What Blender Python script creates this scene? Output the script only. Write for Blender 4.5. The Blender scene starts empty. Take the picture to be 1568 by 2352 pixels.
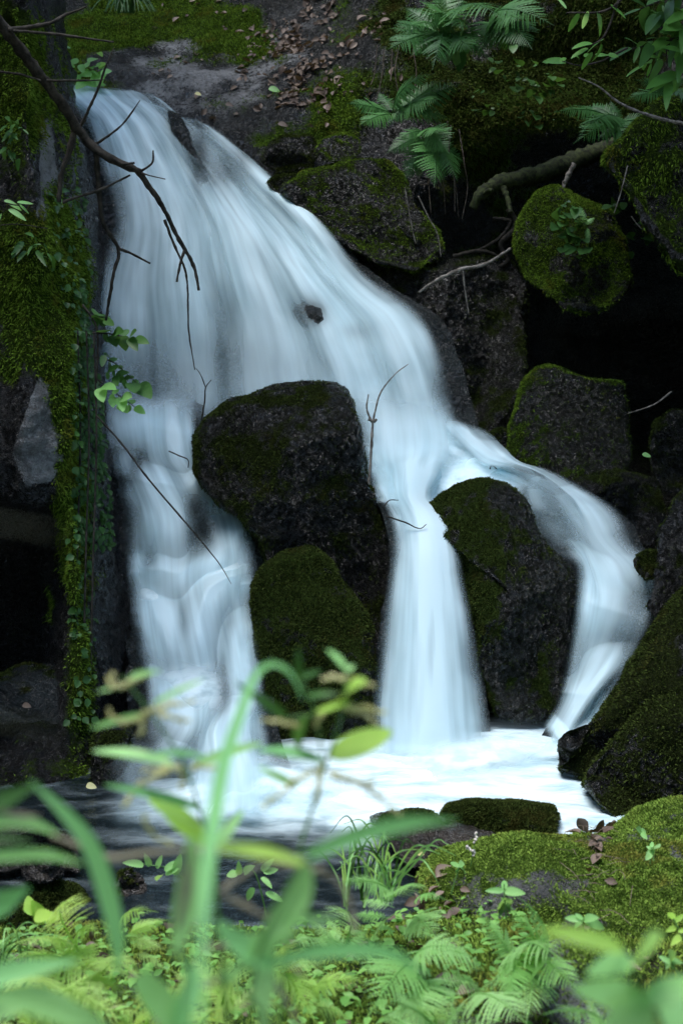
import bpy, math, random
import numpy as np
from mathutils import Vector, Matrix

# ------------------------------------------------------------------ camera, sky, sun, exposure
scene = bpy.context.scene
COL = scene.collection
CAM = np.array([0.0, 0.0, 2.05]); PITCH = math.radians(-8); F = 3267.0
cam_data = bpy.data.cameras.new("camera"); cam = bpy.data.objects.new("camera", cam_data); COL.objects.link(cam)
cam.location = CAM; cam.rotation_euler = (math.radians(90) + PITCH, 0, 0)
cam_data.sensor_fit = 'VERTICAL'; cam_data.sensor_height = 36; cam_data.lens = 50
cam_data.clip_start = 0.05; cam_data.clip_end = 300
cam_data.dof.use_dof = True; cam_data.dof.focus_distance = 7.0; cam_data.dof.aperture_fstop = 5.0
scene.camera = cam
SUN_EL, SUN_AZ = math.radians(74), math.radians(235)      # azimuth clockwise from +Y: behind the camera, a little to its left
world = bpy.data.worlds.new("World"); scene.world = world; world.use_nodes = True
wn = world.node_tree.nodes; wl = world.node_tree.links
sky = wn.new('ShaderNodeTexSky'); sky.sky_type = 'NISHITA'; sky.sun_disc = False
sky.sun_elevation = SUN_EL; sky.sun_rotation = SUN_AZ; sky.air_density = 1.0; sky.dust_density = 1.0; sky.ozone_density = 0.0
wl.new(sky.outputs[0], wn['Background'].inputs[0]); wn['Background'].inputs[1].default_value = 0.15
sun_d = bpy.data.lights.new("sun", 'SUN'); sun = bpy.data.objects.new("sun", sun_d); COL.objects.link(sun)
sun_d.energy = 0.9; sun_d.angle = math.radians(30); sun_d.color = (1.0, 0.985, 0.96)
sdir = Vector((math.sin(SUN_AZ)*math.cos(SUN_EL), math.cos(SUN_AZ)*math.cos(SUN_EL), math.sin(SUN_EL)))
sun.rotation_euler = sdir.to_track_quat('Z', 'Y').to_euler(); sun.location = (0, -4, 12)
scene.view_settings.view_transform = 'Standard'; scene.view_settings.look = 'None'
scene.view_settings.exposure = 2.05; scene.view_settings.gamma = 1
scene.cycles.use_denoising = True; scene.cycles.max_bounces = 8; scene.cycles.transparent_max_bounces = 24
scene.cycles.diffuse_bounces = 4; scene.cycles.glossy_bounces = 3; scene.cycles.transmission_bounces = 4
scene.cycles.caustics_reflective = False; scene.cycles.caustics_refractive = False

# ------------------------------------------------------------------ helpers
rng = np.random.default_rng(7); random.seed(7)
CP, SP = math.cos(PITCH), math.sin(PITCH)
def at(x, y, Y):
    """world point that the photograph shows at (x, y) when it lies Y metres ahead"""
    x = np.asarray(x, float); y = np.asarray(y, float); Y = np.asarray(Y, float)
    cx = (x-784)/F; cy = (1176-y)/F
    t = Y/(CP - SP*cy)
    return np.stack([t*cx, Y + 0*t, CAM[2] + t*(SP + CP*cy)], -1)
def to_px(P):
    d = P - CAM
    fw = d[...,1]*CP + d[...,2]*SP; up = -d[...,1]*SP + d[...,2]*CP
    return 784 + F*d[...,0]/fw, 1176 - F*up/fw
def on_z(x, y, z):
    cy = (1176-y)/F
    s = (SP + CP*cy)/(CP - SP*cy)
    return at(x, y, (z-CAM[2])/s)

def _h(ix, iy, iz, seed):
    n = (ix*374761393 + iy*668265263 + iz*2147483647 + seed*1274126177) & 0xFFFFFFFF
    n = ((n ^ (n >> 13))*1274126177) & 0xFFFFFFFF
    n = n ^ (n >> 16)
    return (n & 0xFFFFFF)/float(0xFFFFFF)
def vnoise(P, seed=0):
    P = np.asarray(P, float); i = np.floor(P).astype(np.int64); f = P - i
    u = f*f*f*(f*(f*6-15)+10); r = 0
    for dx in (0,1):
        for dy in (0,1):
            for dz in (0,1):
                w = (u[...,0] if dx else 1-u[...,0])*(u[...,1] if dy else 1-u[...,1])*(u[...,2] if dz else 1-u[...,2])
                r = r + w*_h(i[...,0]+dx, i[...,1]+dy, i[...,2]+dz, seed)
    return r
def fbm(P, octv=4, seed=0, gain=.5):
    a, s, t = 1.0, 0, 0; P = np.asarray(P, float)
    for k in range(octv):
        s = s + a*vnoise(P*(2.03**k) + 17.3*k, seed+k); t += a; a *= gain
    return s/t                                              # 0..1, mean .5
def sstep(a, b, x): t = np.clip((x-a)/(b-a), 0, 1); return t*t*(3-2*t)

def catmull(pts, n):
    """resample control points (k, m) to n points along a Catmull-Rom curve"""
    p = np.asarray(pts, float)
    if len(p) == 1: return np.repeat(p, n, 0)
    p = np.vstack([2*p[0]-p[1], p, 2*p[-1]-p[-2]])
    seg = np.linalg.norm(np.diff(p[1:-1,:min(3,p.shape[1])], axis=0), axis=1)**.7; cum = np.concatenate([[0], np.cumsum(seg)])
    s = np.linspace(0, cum[-1], n); k = np.clip(np.searchsorted(cum, s, 'right')-1, 0, len(seg)-1)
    t = ((s-cum[k])/np.maximum(seg[k],1e-9))[:,None]
    a, b, c, d = p[k], p[k+1], p[k+2], p[k+3]
    return .5*((2*b)+(c-a)*t+(2*a-5*b+4*c-d)*t*t+(3*b-a-3*c+d)*t**3)

def tag(o, label=None, cat=None, group=None, kind=None):
    if label: o['label'] = label
    if cat: o['category'] = cat
    if group: o['group'] = group
    if kind: o['kind'] = kind
    return o
def empty(name, loc):
    o = bpy.data.objects.new(name, None); COL.objects.link(o); o.location = [float(v) for v in loc]; o.empty_display_size = .1
    return o
def mesh_data(name, V, Fc, mat, attrs=None, uv=None, smooth=True):
    """V (n,3); Fc: (m,3) or (m,4) array, or a list of such arrays"""
    me = bpy.data.meshes.new(name)
    V = np.asarray(V, np.float32); lists = Fc if isinstance(Fc, list) else [Fc]
    lists = [np.asarray(f, np.int32) for f in lists if len(f)]
    loops = np.concatenate([f.ravel() for f in lists]); tot = np.concatenate([np.full(len(f), f.shape[1]) for f in lists]).astype(np.int32)
    me.vertices.add(len(V)); me.vertices.foreach_set('co', V.ravel())
    me.loops.add(len(loops)); me.loops.foreach_set('vertex_index', loops)
    me.polygons.add(len(tot)); me.polygons.foreach_set('loop_start', np.concatenate([[0], np.cumsum(tot)[:-1]]).astype(np.int32))
    me.polygons.foreach_set('loop_total', tot)
    me.polygons.foreach_set('use_smooth', np.full(len(tot), smooth))
    if uv is not None:
        l = me.uv_layers.new(name='uv'); l.data.foreach_set('uv', np.asarray(uv, np.float32)[loops].ravel())
    for k, a in (attrs or {}).items():
        at_ = me.attributes.new(k, 'FLOAT', 'POINT'); at_.data.foreach_set('value', np.asarray(a, np.float32))
    me.update(calc_edges=True); me.validate()
    if mat: me.materials.append(mat)
    return me
def obj(name, V, Fc, mat, parent=None, loc=None, **kw):
    """one mesh object from world coordinates; its origin is its parent's, or loc"""
    o0 = np.zeros(3)
    if parent is not None:
        q = parent
        while q is not None: o0 = o0 + np.array(q.location); q = q.parent
    elif loc is not None: o0 = np.array(loc, float)
    o = bpy.data.objects.new(name, mesh_data(name, np.asarray(V)-o0, Fc, mat, **kw)); COL.objects.link(o)
    if parent is not None: o.parent = parent
    elif loc is not None: o.location = [float(v) for v in loc]
    return o
def grid_faces(nu, nv, wrap=False):
    i = np.arange(nu*nv).reshape(nv, nu)
    if wrap: i = np.concatenate([i, i[:,:1]], 1)
    return np.stack([i[:-1,:-1], i[:-1,1:], i[1:,1:], i[1:,:-1]], -1).reshape(-1,4)
def vert_normals(V, Q):
    n = np.cross(V[Q[:,2]]-V[Q[:,0]], V[Q[:,3 if Q.shape[1]>3 else 1]]-V[Q[:,1 if Q.shape[1]>3 else 0]])
    N = np.zeros_like(V)
    for k in range(Q.shape[1]): np.add.at(N, Q[:,k], n)
    return N/np.maximum(np.linalg.norm(N, axis=1, keepdims=True), 1e-12)
def tube(path, rad, n=7, seed=0, wob=0.0):
    """tube along a world polyline (k,3) with radii"""
    P = np.asarray(path, float); k = len(P); R = np.broadcast_to(np.asarray(rad, float), (k,)).copy()
    T = np.gradient(P, axis=0); T /= np.maximum(np.linalg.norm(T, axis=1, keepdims=True), 1e-9)
    a = np.cross(T, [0.31, 0.9, 0.2]); a /= np.maximum(np.linalg.norm(a, axis=1, keepdims=True), 1e-9); b = np.cross(T, a)
    th = np.linspace(0, 2*np.pi, n, endpoint=False)
    rr = R[:,None]*(1 + wob*(fbm(np.stack([np.repeat(P[:,0:1]*40,n,1)+np.cos(th), np.repeat(P[:,1:2]*40,n,1)+np.sin(th), np.repeat(P[:,2:3]*40,n,1)], -1), 2, seed)-.5))
    V = P[:,None] + rr[...,None]*(np.cos(th)[None,:,None]*a[:,None] + np.sin(th)[None,:,None]*b[:,None])
    V = V.reshape(-1,3); Q = grid_faces(n, k, True)
    V = np.vstack([V, P[:1], P[-1:]]); c0, c1 = len(V)-2, len(V)-1
    i = np.arange(n); j = (i+1) % n
    tri = np.concatenate([np.stack([j, i, np.full(n, c0)], 1), np.stack([(k-1)*n+i, (k-1)*n+j, np.full(n, c1)], 1)])
    return V, Q, tri
class MB:
    """collects shapes into ONE mesh"""
    def __init__(s): s.V = []; s.Q = []; s.T = []; s.n = 0; s.a = []
    def add(s, V, Q=None, T=None, tone=.5):
        V = np.asarray(V, float)
        s.V.append(V); s.a.append(np.broadcast_to(np.asarray(tone, float), (len(V),)))
        if Q is not None and len(Q): s.Q.append(np.asarray(Q)+s.n)
        if T is not None and len(T): s.T.append(np.asarray(T)+s.n)
        s.n += len(V)
    def tube(s, path, rad, n=6, tone=.5, **k): s.add(*tube(path, rad, n, **k), tone=tone)
    def build(s, name, mat, parent=None, loc=None, smooth=True):
        f = []
        if s.Q: f.append(np.concatenate(s.Q))
        if s.T: f.append(np.concatenate(s.T))
        return obj(name, np.concatenate(s.V), f, mat, parent, loc, attrs={'tone': np.concatenate(s.a)}, smooth=smooth)

# ------------------------------------------------------------------ materials
class NT:
    def __init__(s, name):
        s.m = bpy.data.materials.new(name); s.m.use_nodes = True; s.t = s.m.node_tree; s.t.nodes.clear()
        s.out = s.n('ShaderNodeOutputMaterial')
    def n(s, typ, **kw):
        nd = s.t.nodes.new(typ)
        for k, v in kw.items(): setattr(nd, k, v)
        return nd
    def l(s, a, b): s.t.links.new(a, b)
    def put(s, sock, v):
        if isinstance(v, bpy.types.NodeSocket): s.l(v, sock)
        else: sock.default_value = v if not isinstance(v, tuple) or len(v) == 4 or sock.type != 'RGBA' else (*v, 1)
    def math(s, op, a, b=0.0, c=0.0, clamp=False):
        nd = s.n('ShaderNodeMath', operation=op, use_clamp=clamp)
        for i, v in enumerate((a, b, c)): s.put(nd.inputs[i], v)
        return nd.outputs[0]
    def noise(s, co, scale, detail=4, rough=.55, dim='3D'):
        nd = s.n('ShaderNodeTexNoise', noise_dimensions=dim); s.put(nd.inputs['Vector'], co)
        nd.inputs['Scale'].default_value = scale; nd.inputs['Detail'].default_value = detail; nd.inputs['Roughness'].default_value = rough
        return nd.outputs['Fac']
    def map(s, v, a, b, c=0.0, d=1.0):
        nd = s.n('ShaderNodeMapRange', interpolation_type='SMOOTHSTEP'); s.put(nd.inputs[0], v)
        for i, q in enumerate((a, b, c, d)): s.put(nd.inputs[i+1], q)
        return nd.outputs[0]
    def mix(s, f, a, b):
        nd = s.n('ShaderNodeMix', data_type='RGBA'); s.put(nd.inputs[0], f); s.put(nd.inputs[6], a); s.put(nd.inputs[7], b)
        return nd.outputs[2]
    def mixf(s, f, a, b):
        nd = s.n('ShaderNodeMix', data_type='FLOAT'); s.put(nd.inputs[0], f); s.put(nd.inputs[2], a); s.put(nd.inputs[3], b)
        return nd.outputs[0]
    def attr(s, name): return s.n('ShaderNodeAttribute', attribute_name=name).outputs['Fac']
    def obj(s): return s.n('ShaderNodeTexCoord').outputs['Object']
    def rand(s): return s.n('ShaderNodeObjectInfo').outputs['Random']
    def bump(s, h, strength, dist, normal=None):
        nd = s.n('ShaderNodeBump'); s.put(nd.inputs['Height'], h); nd.inputs['Strength'].default_value = strength; nd.inputs['Distance'].default_value = dist
        if normal is not None: s.l(normal, nd.inputs['Normal'])
        return nd.outputs[0]
    def bsdf(s, col, rough, normal=None, spec=.5, **kw):
        b = s.n('ShaderNodeBsdfPrincipled'); s.put(b.inputs['Base Color'], col); s.put(b.inputs['Roughness'], rough); s.put(b.inputs['Specular IOR Level'], spec)
        if normal is not None: s.l(normal, b.inputs['Normal'])
        for k, v in kw.items(): s.put(b.inputs[k], v)
        return b.outputs[0]
    def mixs(s, f, a, b):
        nd = s.n('ShaderNodeMixShader'); s.put(nd.inputs[0], f); s.l(a, nd.inputs[1]); s.l(b, nd.inputs[2]); return nd.outputs[0]
    def done(s, sh): s.l(sh, s.out.inputs['Surface']); return s.m
def v4(c): return (*c, 1.0)

def rock_mat(name, dark, light, moss_d, moss_l, r0=.28, r1=.75, bump=.9, bare=(.34,.35,.35), scale=1.0):
    t = NT(name); co = t.obj()
    n1 = t.noise(co, 4*scale, 8, .6); n2 = t.noise(co, 38*scale, 6, .65); n3 = t.noise(co, 150*scale, 3, .6)
    col = t.mix(t.map(t.math('ADD', t.math('MULTIPLY', n1, .6), t.math('MULTIPLY', n2, .4)), .38, .64), v4(dark), v4(light))
    br = t.math('ADD', t.attr('bare'), t.math('ADD', t.math('MULTIPLY', t.math('SUBTRACT', n1, .5), .9), t.math('MULTIPLY', t.math('SUBTRACT', n2, .5), 1.1)))
    bm = t.map(br, .3, .75)
    bcol = t.mix(t.map(t.math('ADD', t.math('MULTIPLY', n2, .6), t.math('MULTIPLY', n1, .4)), .4, .6), v4(tuple(c*.25 for c in bare)), v4(bare))
    col = t.mix(bm, col, bcol)
    mm = t.map(t.math('ADD', t.attr('moss'), t.math('MULTIPLY', t.math('SUBTRACT', t.noise(co, 16*scale, 5, .7), .5), .9)), .42, .62)
    mc = t.mix(t.map(t.math('ADD', t.math('MULTIPLY', n2, .5), t.math('MULTIPLY', n3, .5)), .36, .66), v4(moss_d), v4(moss_l))
    col = t.mix(mm, col, mc)
    rough = t.mixf(t.math('MAXIMUM', mm, t.math('MULTIPLY', bm, .6)), t.map(n2, .42, .62, r0*.25, r1), .92)
    vo = t.n('ShaderNodeTexVoronoi', feature='DISTANCE_TO_EDGE'); vo.inputs['Scale'].default_value = 3.2*scale
    ws = t.n('ShaderNodeVectorMath', operation='ADD'); t.l(co, ws.inputs[0]); sc_ = t.n('ShaderNodeVectorMath', operation='SCALE'); nz_ = t.n('ShaderNodeTexNoise'); t.l(co, nz_.inputs['Vector']); nz_.inputs['Scale'].default_value = 5; nz_.inputs['Detail'].default_value = 4; t.l(nz_.outputs['Color'], sc_.inputs[0]); sc_.inputs['Scale'].default_value = .35; t.l(sc_.outputs[0], ws.inputs[1]); t.l(ws.outputs[0], vo.inputs['Vector'])
    crack = t.map(vo.outputs['Distance'], 0.0, .035)
    nb = t.bump(t.math('ADD', t.math('ADD', n1, t.math('MULTIPLY', n2, .35)), t.math('MULTIPLY', crack, .35)), bump, .06)
    nb = t.bump(t.noise(co, 75*scale, 2, .5), 1.0, .02, nb)
    nb = t.bump(t.math('ADD', n3, t.math('MULTIPLY', n2, .8)), bump, .018, nb)
    return t.done(t.bsdf(col, rough, nb, t.mixf(mm, t.map(n2, .42, .60, 1.0, .07), .06)))
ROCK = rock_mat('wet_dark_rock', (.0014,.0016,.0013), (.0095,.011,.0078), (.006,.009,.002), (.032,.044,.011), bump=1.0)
ROCK_GREEN = rock_mat('mossy_rock', (.002,.0026,.0018), (.012,.0145,.009), (.008,.015,.003), (.05,.085,.014), bump=1.0)
CLIFF = rock_mat('cliff_rock', (.003,.003,.003), (.016,.016,.014), (.01,.018,.003), (.06,.1,.013), r0=.4, r1=.8)
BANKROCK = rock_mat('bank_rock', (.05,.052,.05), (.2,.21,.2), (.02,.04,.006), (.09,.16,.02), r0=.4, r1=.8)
SLAB = rock_mat('wet_brown_slab', (.02,.018,.016), (.10,.088,.075), (.02,.04,.008), (.05,.09,.02), r0=.08, r1=.3, bump=.9)
SOIL = rock_mat('forest_soil', (.012,.010,.007), (.05,.04,.028), (.014,.024,.006), (.06,.1,.02), r0=.6, r1=.9)
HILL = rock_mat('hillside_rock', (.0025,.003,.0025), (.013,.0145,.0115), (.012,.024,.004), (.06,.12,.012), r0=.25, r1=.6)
BED = rock_mat('stream_bed_rock', (.012,.016,.016), (.04,.05,.05), (.008,.012,.004), (.03,.04,.01), r0=.2, r1=.5)

def moss_mat(name, dark, light):
    t = NT(name); tone = t.attr('tone'); co = t.obj()
    f = t.math('ADD', t.math('MULTIPLY', tone, .6), t.math('MULTIPLY', t.noise(co, 9, 4, .6), .55))
    c = t.mix(t.map(f, .3, .85), v4(dark), v4(light))
    c = t.mix(t.map(t.noise(co, 4.5, 4, .65), .52, .68, 0, .65), c, v4((light[0]*.75, light[0]*.62, light[2]*.5)))
    d = t.n('ShaderNodeBsdfDiffuse'); t.l(c, d.inputs[0]); tr = t.n('ShaderNodeBsdfTranslucent'); t.l(c, tr.inputs[0])
    return t.done(t.mixs(.3, d.outputs[0], tr.outputs[0]))
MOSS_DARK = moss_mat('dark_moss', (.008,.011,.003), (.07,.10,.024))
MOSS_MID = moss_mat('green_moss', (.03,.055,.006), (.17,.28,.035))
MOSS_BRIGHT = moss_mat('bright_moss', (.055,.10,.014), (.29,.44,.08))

def leaf_mat(name, dark, light, trans=.4, rough=.45, vein=True):
    t = NT(name); co = t.obj()
    f = t.math('ADD', t.math('MULTIPLY', t.rand(), .45), t.math('MULTIPLY', t.noise(co, 6, 3, .6), .4))
    f = t.math('ADD', f, t.math('MULTIPLY', t.math('SUBTRACT', t.attr('tone'), .5), .5))
    c = t.mix(t.map(f, .1, .8), v4(dark), v4(light))
    b = t.bsdf(c, rough, None, .35); tr = t.n('ShaderNodeBsdfTranslucent')
    t.l(t.mix(.5, c, v4((light[0]*1.3, light[1]*1.1, light[2]*.4))), tr.inputs[0])
    return t.done(t.mixs(trans, b, tr.outputs[0]))
LEAF = leaf_mat('fresh_green_leaf', (.24,.52,.16), (.42,.74,.28), .45)
LEAF_M = leaf_mat('green_leaf', (.07,.20,.04), (.16,.38,.07), .4)
LEAF_Y = leaf_mat('yellow_green_leaf', (.30,.56,.07), (.52,.76,.15), .45)
LEAF_B = leaf_mat('blue_green_blade', (.15,.42,.13), (.29,.64,.24), .45)
LEAF_U = leaf_mat('undergrowth_leaf', (.11,.30,.06), (.27,.55,.13), .4)
LEAF_D = leaf_mat('dark_green_leaf', (.03,.09,.02), (.08,.20,.045), .35)  # a darker green, on near and far plants alike
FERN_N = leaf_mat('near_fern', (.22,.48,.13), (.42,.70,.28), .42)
FERN_Y = leaf_mat('yellow_green_fern', (.34,.58,.12), (.56,.78,.26), .45)  # a yellower green
FERN_D = leaf_mat('dark_green_fern', (.03,.11,.03), (.09,.25,.065), .35)  # a darker green than the near ferns
FLOWER = leaf_mat('flower_spike', (.42,.42,.16), (.68,.66,.34), .2, .8)
HUSK = leaf_mat('dry_stalk', (.15,.14,.09), (.30,.27,.19), .1, .8)
STEM = leaf_mat('plant_stem', (.08,.20,.05), (.16,.32,.09), .2)
WHITE = leaf_mat('white_flower', (.6,.55,.5), (.75,.7,.65), .2)
def bark_mat(name, dark, light):
    t = NT(name); co = t.obj()
    n = t.noise(co, 35, 6, .7); n2 = t.noise(co, 220, 3, .6)
    c = t.mix(t.map(n, .38, .62), v4(dark), v4(light))
    return t.done(t.bsdf(c, .85, t.bump(t.math('ADD', n, n2), .7, .004), .25))
BARK = bark_mat('dark_bark', (.008,.007,.005), (.04,.035,.028))
BARK_L = bark_mat('pale_bark', (.08,.07,.06), (.26,.24,.21))
DEAD = leaf_mat('dead_leaf', (.04,.024,.015), (.22,.165,.125), .1, .6)
# ------------------------------------------------------------------ terrain and rock builders
def in_poly(px, py, poly):
    poly = np.asarray(poly, float); r = np.zeros(px.shape, bool); j = len(poly)-1
    for i in range(len(poly)):
        (xi, yi), (xj, yj) = poly[i], poly[j]
        c = ((yi > py) != (yj > py)) & (px < (xj-xi)*(py-yi)/(yj-yi+1e-9)+xi)
        r ^= c; j = i
    return r
def sample(V, Q, w, n, seed, facing=True):
    """n random points on the faces, weighted by area x the vertex weight w"""
    r = np.random.default_rng(seed)
    a, b, c, d = (V[Q[:,k]] for k in range(4))
    nrm = np.cross(c-a, d-b); ar = np.linalg.norm(nrm, axis=1)/2; nrm /= np.maximum(2*ar, 1e-12)[:,None]
    cen = (a+b+c+d)/4; wt = ar*w[Q].mean(1)
    if facing: wt = wt*(np.einsum('ij,ij->i', nrm, CAM-cen)/np.linalg.norm(CAM-cen, axis=1) > -.35)
    if wt.sum() <= 0: return np.zeros((0,3)), np.zeros((0,3))
    k = r.choice(len(Q), n, p=wt/wt.sum()); u = r.random((n,1)); v = r.random((n,1))
    return (a[k]*(1-u)+b[k]*u)*(1-v)+(d[k]*(1-u)+c[k]*u)*v, nrm[k]
def blades(P, N, length, width, seed, lift=.8, spread=.8, droop=0.0):
    """short moss shoots: one narrow bent blade (2 quads -> tri tip) at every point"""
    r = np.random.default_rng(seed); n = len(P)
    L = length*(.4+.9*r.random((n,1)))*(.35+1.3*fbm(P*7, 3, seed)[:,None]); W = width*(.6+.8*r.random((n,1)))
    d = N*lift + spread*r.normal(size=(n,3))*.6 + np.array([0,0,-droop]); d /= np.linalg.norm(d, axis=1, keepdims=True)
    s = np.cross(d, r.normal(size=(n,3))); s /= np.maximum(np.linalg.norm(s, axis=1, keepdims=True), 1e-6)
    P = P - N*length*.12
    m = P + d*L*.55; tip = P + d*L + np.array([0,0,-1.0])*L*.25 + N*L*.05
    V = np.stack([P - s*W*.5, P + s*W*.5, m + s*W*.5, m - s*W*.5, tip], 1).reshape(-1,3)
    b = np.arange(n)[:,None]*5
    Q = b + np.array([[0,1,2,3]]); T = b + np.array([[3,2,4]])
    tone = np.repeat(r.random(n), 5)
    return V, [Q, T], tone
SURF = {}
def boulder(label, outline, Y, front=.25, back=.4, lean=.15, e=.8, amp=.035, freq=3.0, fine=.008, chops=7, mat=None, centre=None,
            m0=-.05, mdir=(0,0,.5), mossn=5000, mlen=.015, mwid=.004, mmat=None, seed=1, n=144, m=88, group=None, name='boulder', cat='rock', droop=.1, chopk=.6):
    pl = np.asarray(outline, float); c = np.array(centre if centre else (pl.max(0)+pl.min(0))/2, float)
    q = np.vstack([pl, pl[:1]]); seg = np.linalg.norm(np.diff(q, axis=0), axis=1); cum = np.concatenate([[0], np.cumsum(seg)])
    s = np.linspace(0, cum[-1], n, endpoint=False)
    O = np.stack([np.interp(s, cum, q[:,0]), np.interp(s, cum, q[:,1])], 1)
    for _ in range(2): O = .25*np.roll(O,1,0)+.5*O+.25*np.roll(O,-1,0)
    phi = np.linspace(.03, np.pi-.03, m)
    sn = np.sin(phi)**e; cs = np.sign(np.cos(phi))*np.abs(np.cos(phi))**e
    PX = c[None,None]+(O[None]-c)*sn[:,None,None]
    dep = np.where(cs > 0, -front*cs, -back*cs)[:,None]
    hh = max(1.0, (pl[:,1].max()-pl[:,1].min())/2)
    Yd = Y + dep + lean*(c[1]-PX[...,1])/hh
    V = at(PX[...,0], PX[...,1], Yd).reshape(-1,3)
    cw = at(c[0], c[1], Y)
    r = np.random.default_rng(seed)
    for _ in range(chops):                                   # flat broken faces on the side towards the viewer
        nv = np.array([r.uniform(-.9,.9), -1.0, r.uniform(-.5,.9)]); nv /= np.linalg.norm(nv)
        h = (V-cw)@nv; lim = np.quantile(h, chopk+.3*r.random()); V = V - (np.maximum(0, h-lim)*np.repeat(np.clip(cs*1.6, 0, 1), n))[:,None]*nv*.85
    Q = grid_faces(n, m, True); Q = Q[:, ::-1]
    V = np.vstack([V, V[:n].mean(0)[None], V[-n:].mean(0)[None]])
    N = vert_normals(V, Q)
    if np.einsum('ij,ij->i', N, V-V.mean(0)).mean() < 0: Q = Q[:, ::-1]; flip = True; N = -N
    else: flip = False
    big = fbm(V*freq+seed*3.1, 4, seed)-.5; rid = np.abs(fbm(V*freq*2.3+seed, 3, seed+5)-.5)
    sm = fbm(V*45, 3, seed+9)-.5
    V = V + N*((big*2*amp) - rid*amp*1.3 + sm*fine*2)[:,None]
    N = vert_normals(V, Q)
    i = np.arange(n); j = (i+1) % n
    T = np.concatenate([np.stack([j, i, np.full(n, n*m)], 1)[:, ::-1], np.stack([(m-1)*n+i, (m-1)*n+j, np.full(n, n*m+1)], 1)[:, ::-1]])
    if flip: T = T[:, ::-1]
    moss = np.clip(m0 + .22 + N@np.array(mdir, float) + (fbm(V*6, 5, seed+20, .65)-.5)*2.0, 0, 1)
    o = obj(name, V, [Q, T], mat or ROCK, loc=cw, attrs={'moss': moss, 'bare': np.zeros(len(V))})
    tag(o, label, cat, group)
    if mossn:
        P, Nn = sample(V, Q, .05*(m0 > -.4)+sstep(.3, .7, moss), int(mossn*1.6), seed+31)
        if len(P):
            bv, bf, tone = blades(P, Nn, mlen, mwid, seed+32, droop=droop)
            tag(obj('moss', bv, bf, mmat or MOSS_DARK, parent=o, attrs={'tone': tone}))
    SURF[label] = (V, Q, N, moss)
    return o
def relief(name, ctrl, nu, nv, mat, amp, freq, fine, mossfun, barefun=None, seed=3, ridge=0.0, uneven=0.0):
    """terrain sheet from rows of control points (x, y, Y)"""
    rows = np.stack([catmull(r, nu) for r in ctrl])          # rows x nu x 3
    G = np.stack([catmull(rows[:,k], nv) for k in range(nu)], 1)   # nv x nu x 3
    V = at(G[...,0], G[...,1], G[...,2]).reshape(-1,3); Q = grid_faces(nu, nv)
    N = vert_normals(V, Q)
    if np.einsum('ij,ij->i', N, CAM-V).mean() < 0: Q = Q[:, ::-1]; N = -N
    st = fbm(V*freq+3.3*seed, 5, seed)-.5; rg = np.abs(fbm(V*freq*1.7+seed, 4, seed+3)-.5)
    lay = np.abs(((V[:,2]*2.6+V[:,0]*.8+2*fbm(V*1.3,3,seed+8)) % 1)-.5)-.25
    V = V + N*(st*2*amp - rg*ridge + lay*uneven + (fbm(V*30, 3, seed+7)-.5)*2*fine)[:,None]
    N = vert_normals(V, Q); px, py = to_px(V)
    moss = np.clip(mossfun(px, py, N, V), 0, 1); bare = np.clip(barefun(px, py, N, V), 0, 1) if barefun else np.zeros(len(V))
    o = obj(name, V, Q, mat, attrs={'moss': moss, 'bare': bare})
    SURF[name] = (V, Q, N, moss)
    return o
def blob(px, py, x, y, rx, ry): return np.exp(-(((px-x)/rx)**2+((py-y)/ry)**2))

# ------------------------------------------------------------------ hillside behind the falls
hx = [-900,-200,100,400,700,900,1100,1300,1568,2100,2900]
hy = [-1500,-700,-300,0,150,300,500,700,900,1100,1300,1750]
hY = [[15,16,17,18,17,14.5,13.2,12.6,12,9.8,7],
      [13.5,14,15,15.5,15,13.5,12.3,11.7,11.2,9.5,7],
      [12.5,13,13.6,14,13.5,12.2,11.3,10.9,10.6,9.3,7],
      [11.5,12,12.3,12.4,12,11.2,10.8,10.6,10.2,9,7],
      [10.8,11.2,11.3,11.4,11.1,10.6,10.7,10.6,10.2,9,7],
      [10.4,10.6,10.8,10.7,10.35,10.2,10.3,10.3,10.1,9,7],
      [10.2,10.2,10.1,9.95,9.8,9.9,10.5,10.9,10.8,9.2,7],
      [10,9.9,9.6,9.4,9.3,9.5,10.8,12.4,12.6,9.6,7],
      [9.8,9.6,9.2,9,8.9,9.1,10.2,11.8,12.2,9.5,7],
      [9.6,9.3,8.9,8.75,8.7,8.8,9.3,10.2,10.6,9,6.8],
      [9,8.8,8.4,8.25,8.2,8.3,8.6,9.1,9.5,8.6,6.6],
      [8.4,8,7.6,7.4,7.4,7.4,7.6,7.8,8,8,6.4]]
def hill_moss(px, py, N, V):
    f = fbm(V*2.2, 4, 41)-.5
    g = .9*blob(px,py,300,40,110,60)+1.1*blob(px,py,480,45,150,45)+.5*blob(px,py,620,120,70,40)+.9*blob(px,py,120,140,140,120)
    g = g + .8*blob(px,py,770,240,60,70)+.85*blob(px,py,1150,200,350,350)+.5*blob(px,py,1480,250,200,300)+.25*blob(px,py,470,110,70,40)+.35*blob(px,py,1250,600,300,150)+.2*blob(px,py,600,260,200,40)
    return g + f*1.5 + .3*(N[:,2]-.5)
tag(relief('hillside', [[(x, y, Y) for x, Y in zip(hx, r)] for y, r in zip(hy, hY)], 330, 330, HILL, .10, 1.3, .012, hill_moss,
    lambda px,py,N,V: 1.35*blob(px,py,460,160,260,120)*fbm(V*6,3,9)+.6*blob(px,py,640,60,160,60)*fbm(V*6,3,9), seed=4, ridge=.12, uneven=.06), kind='structure')

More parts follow.
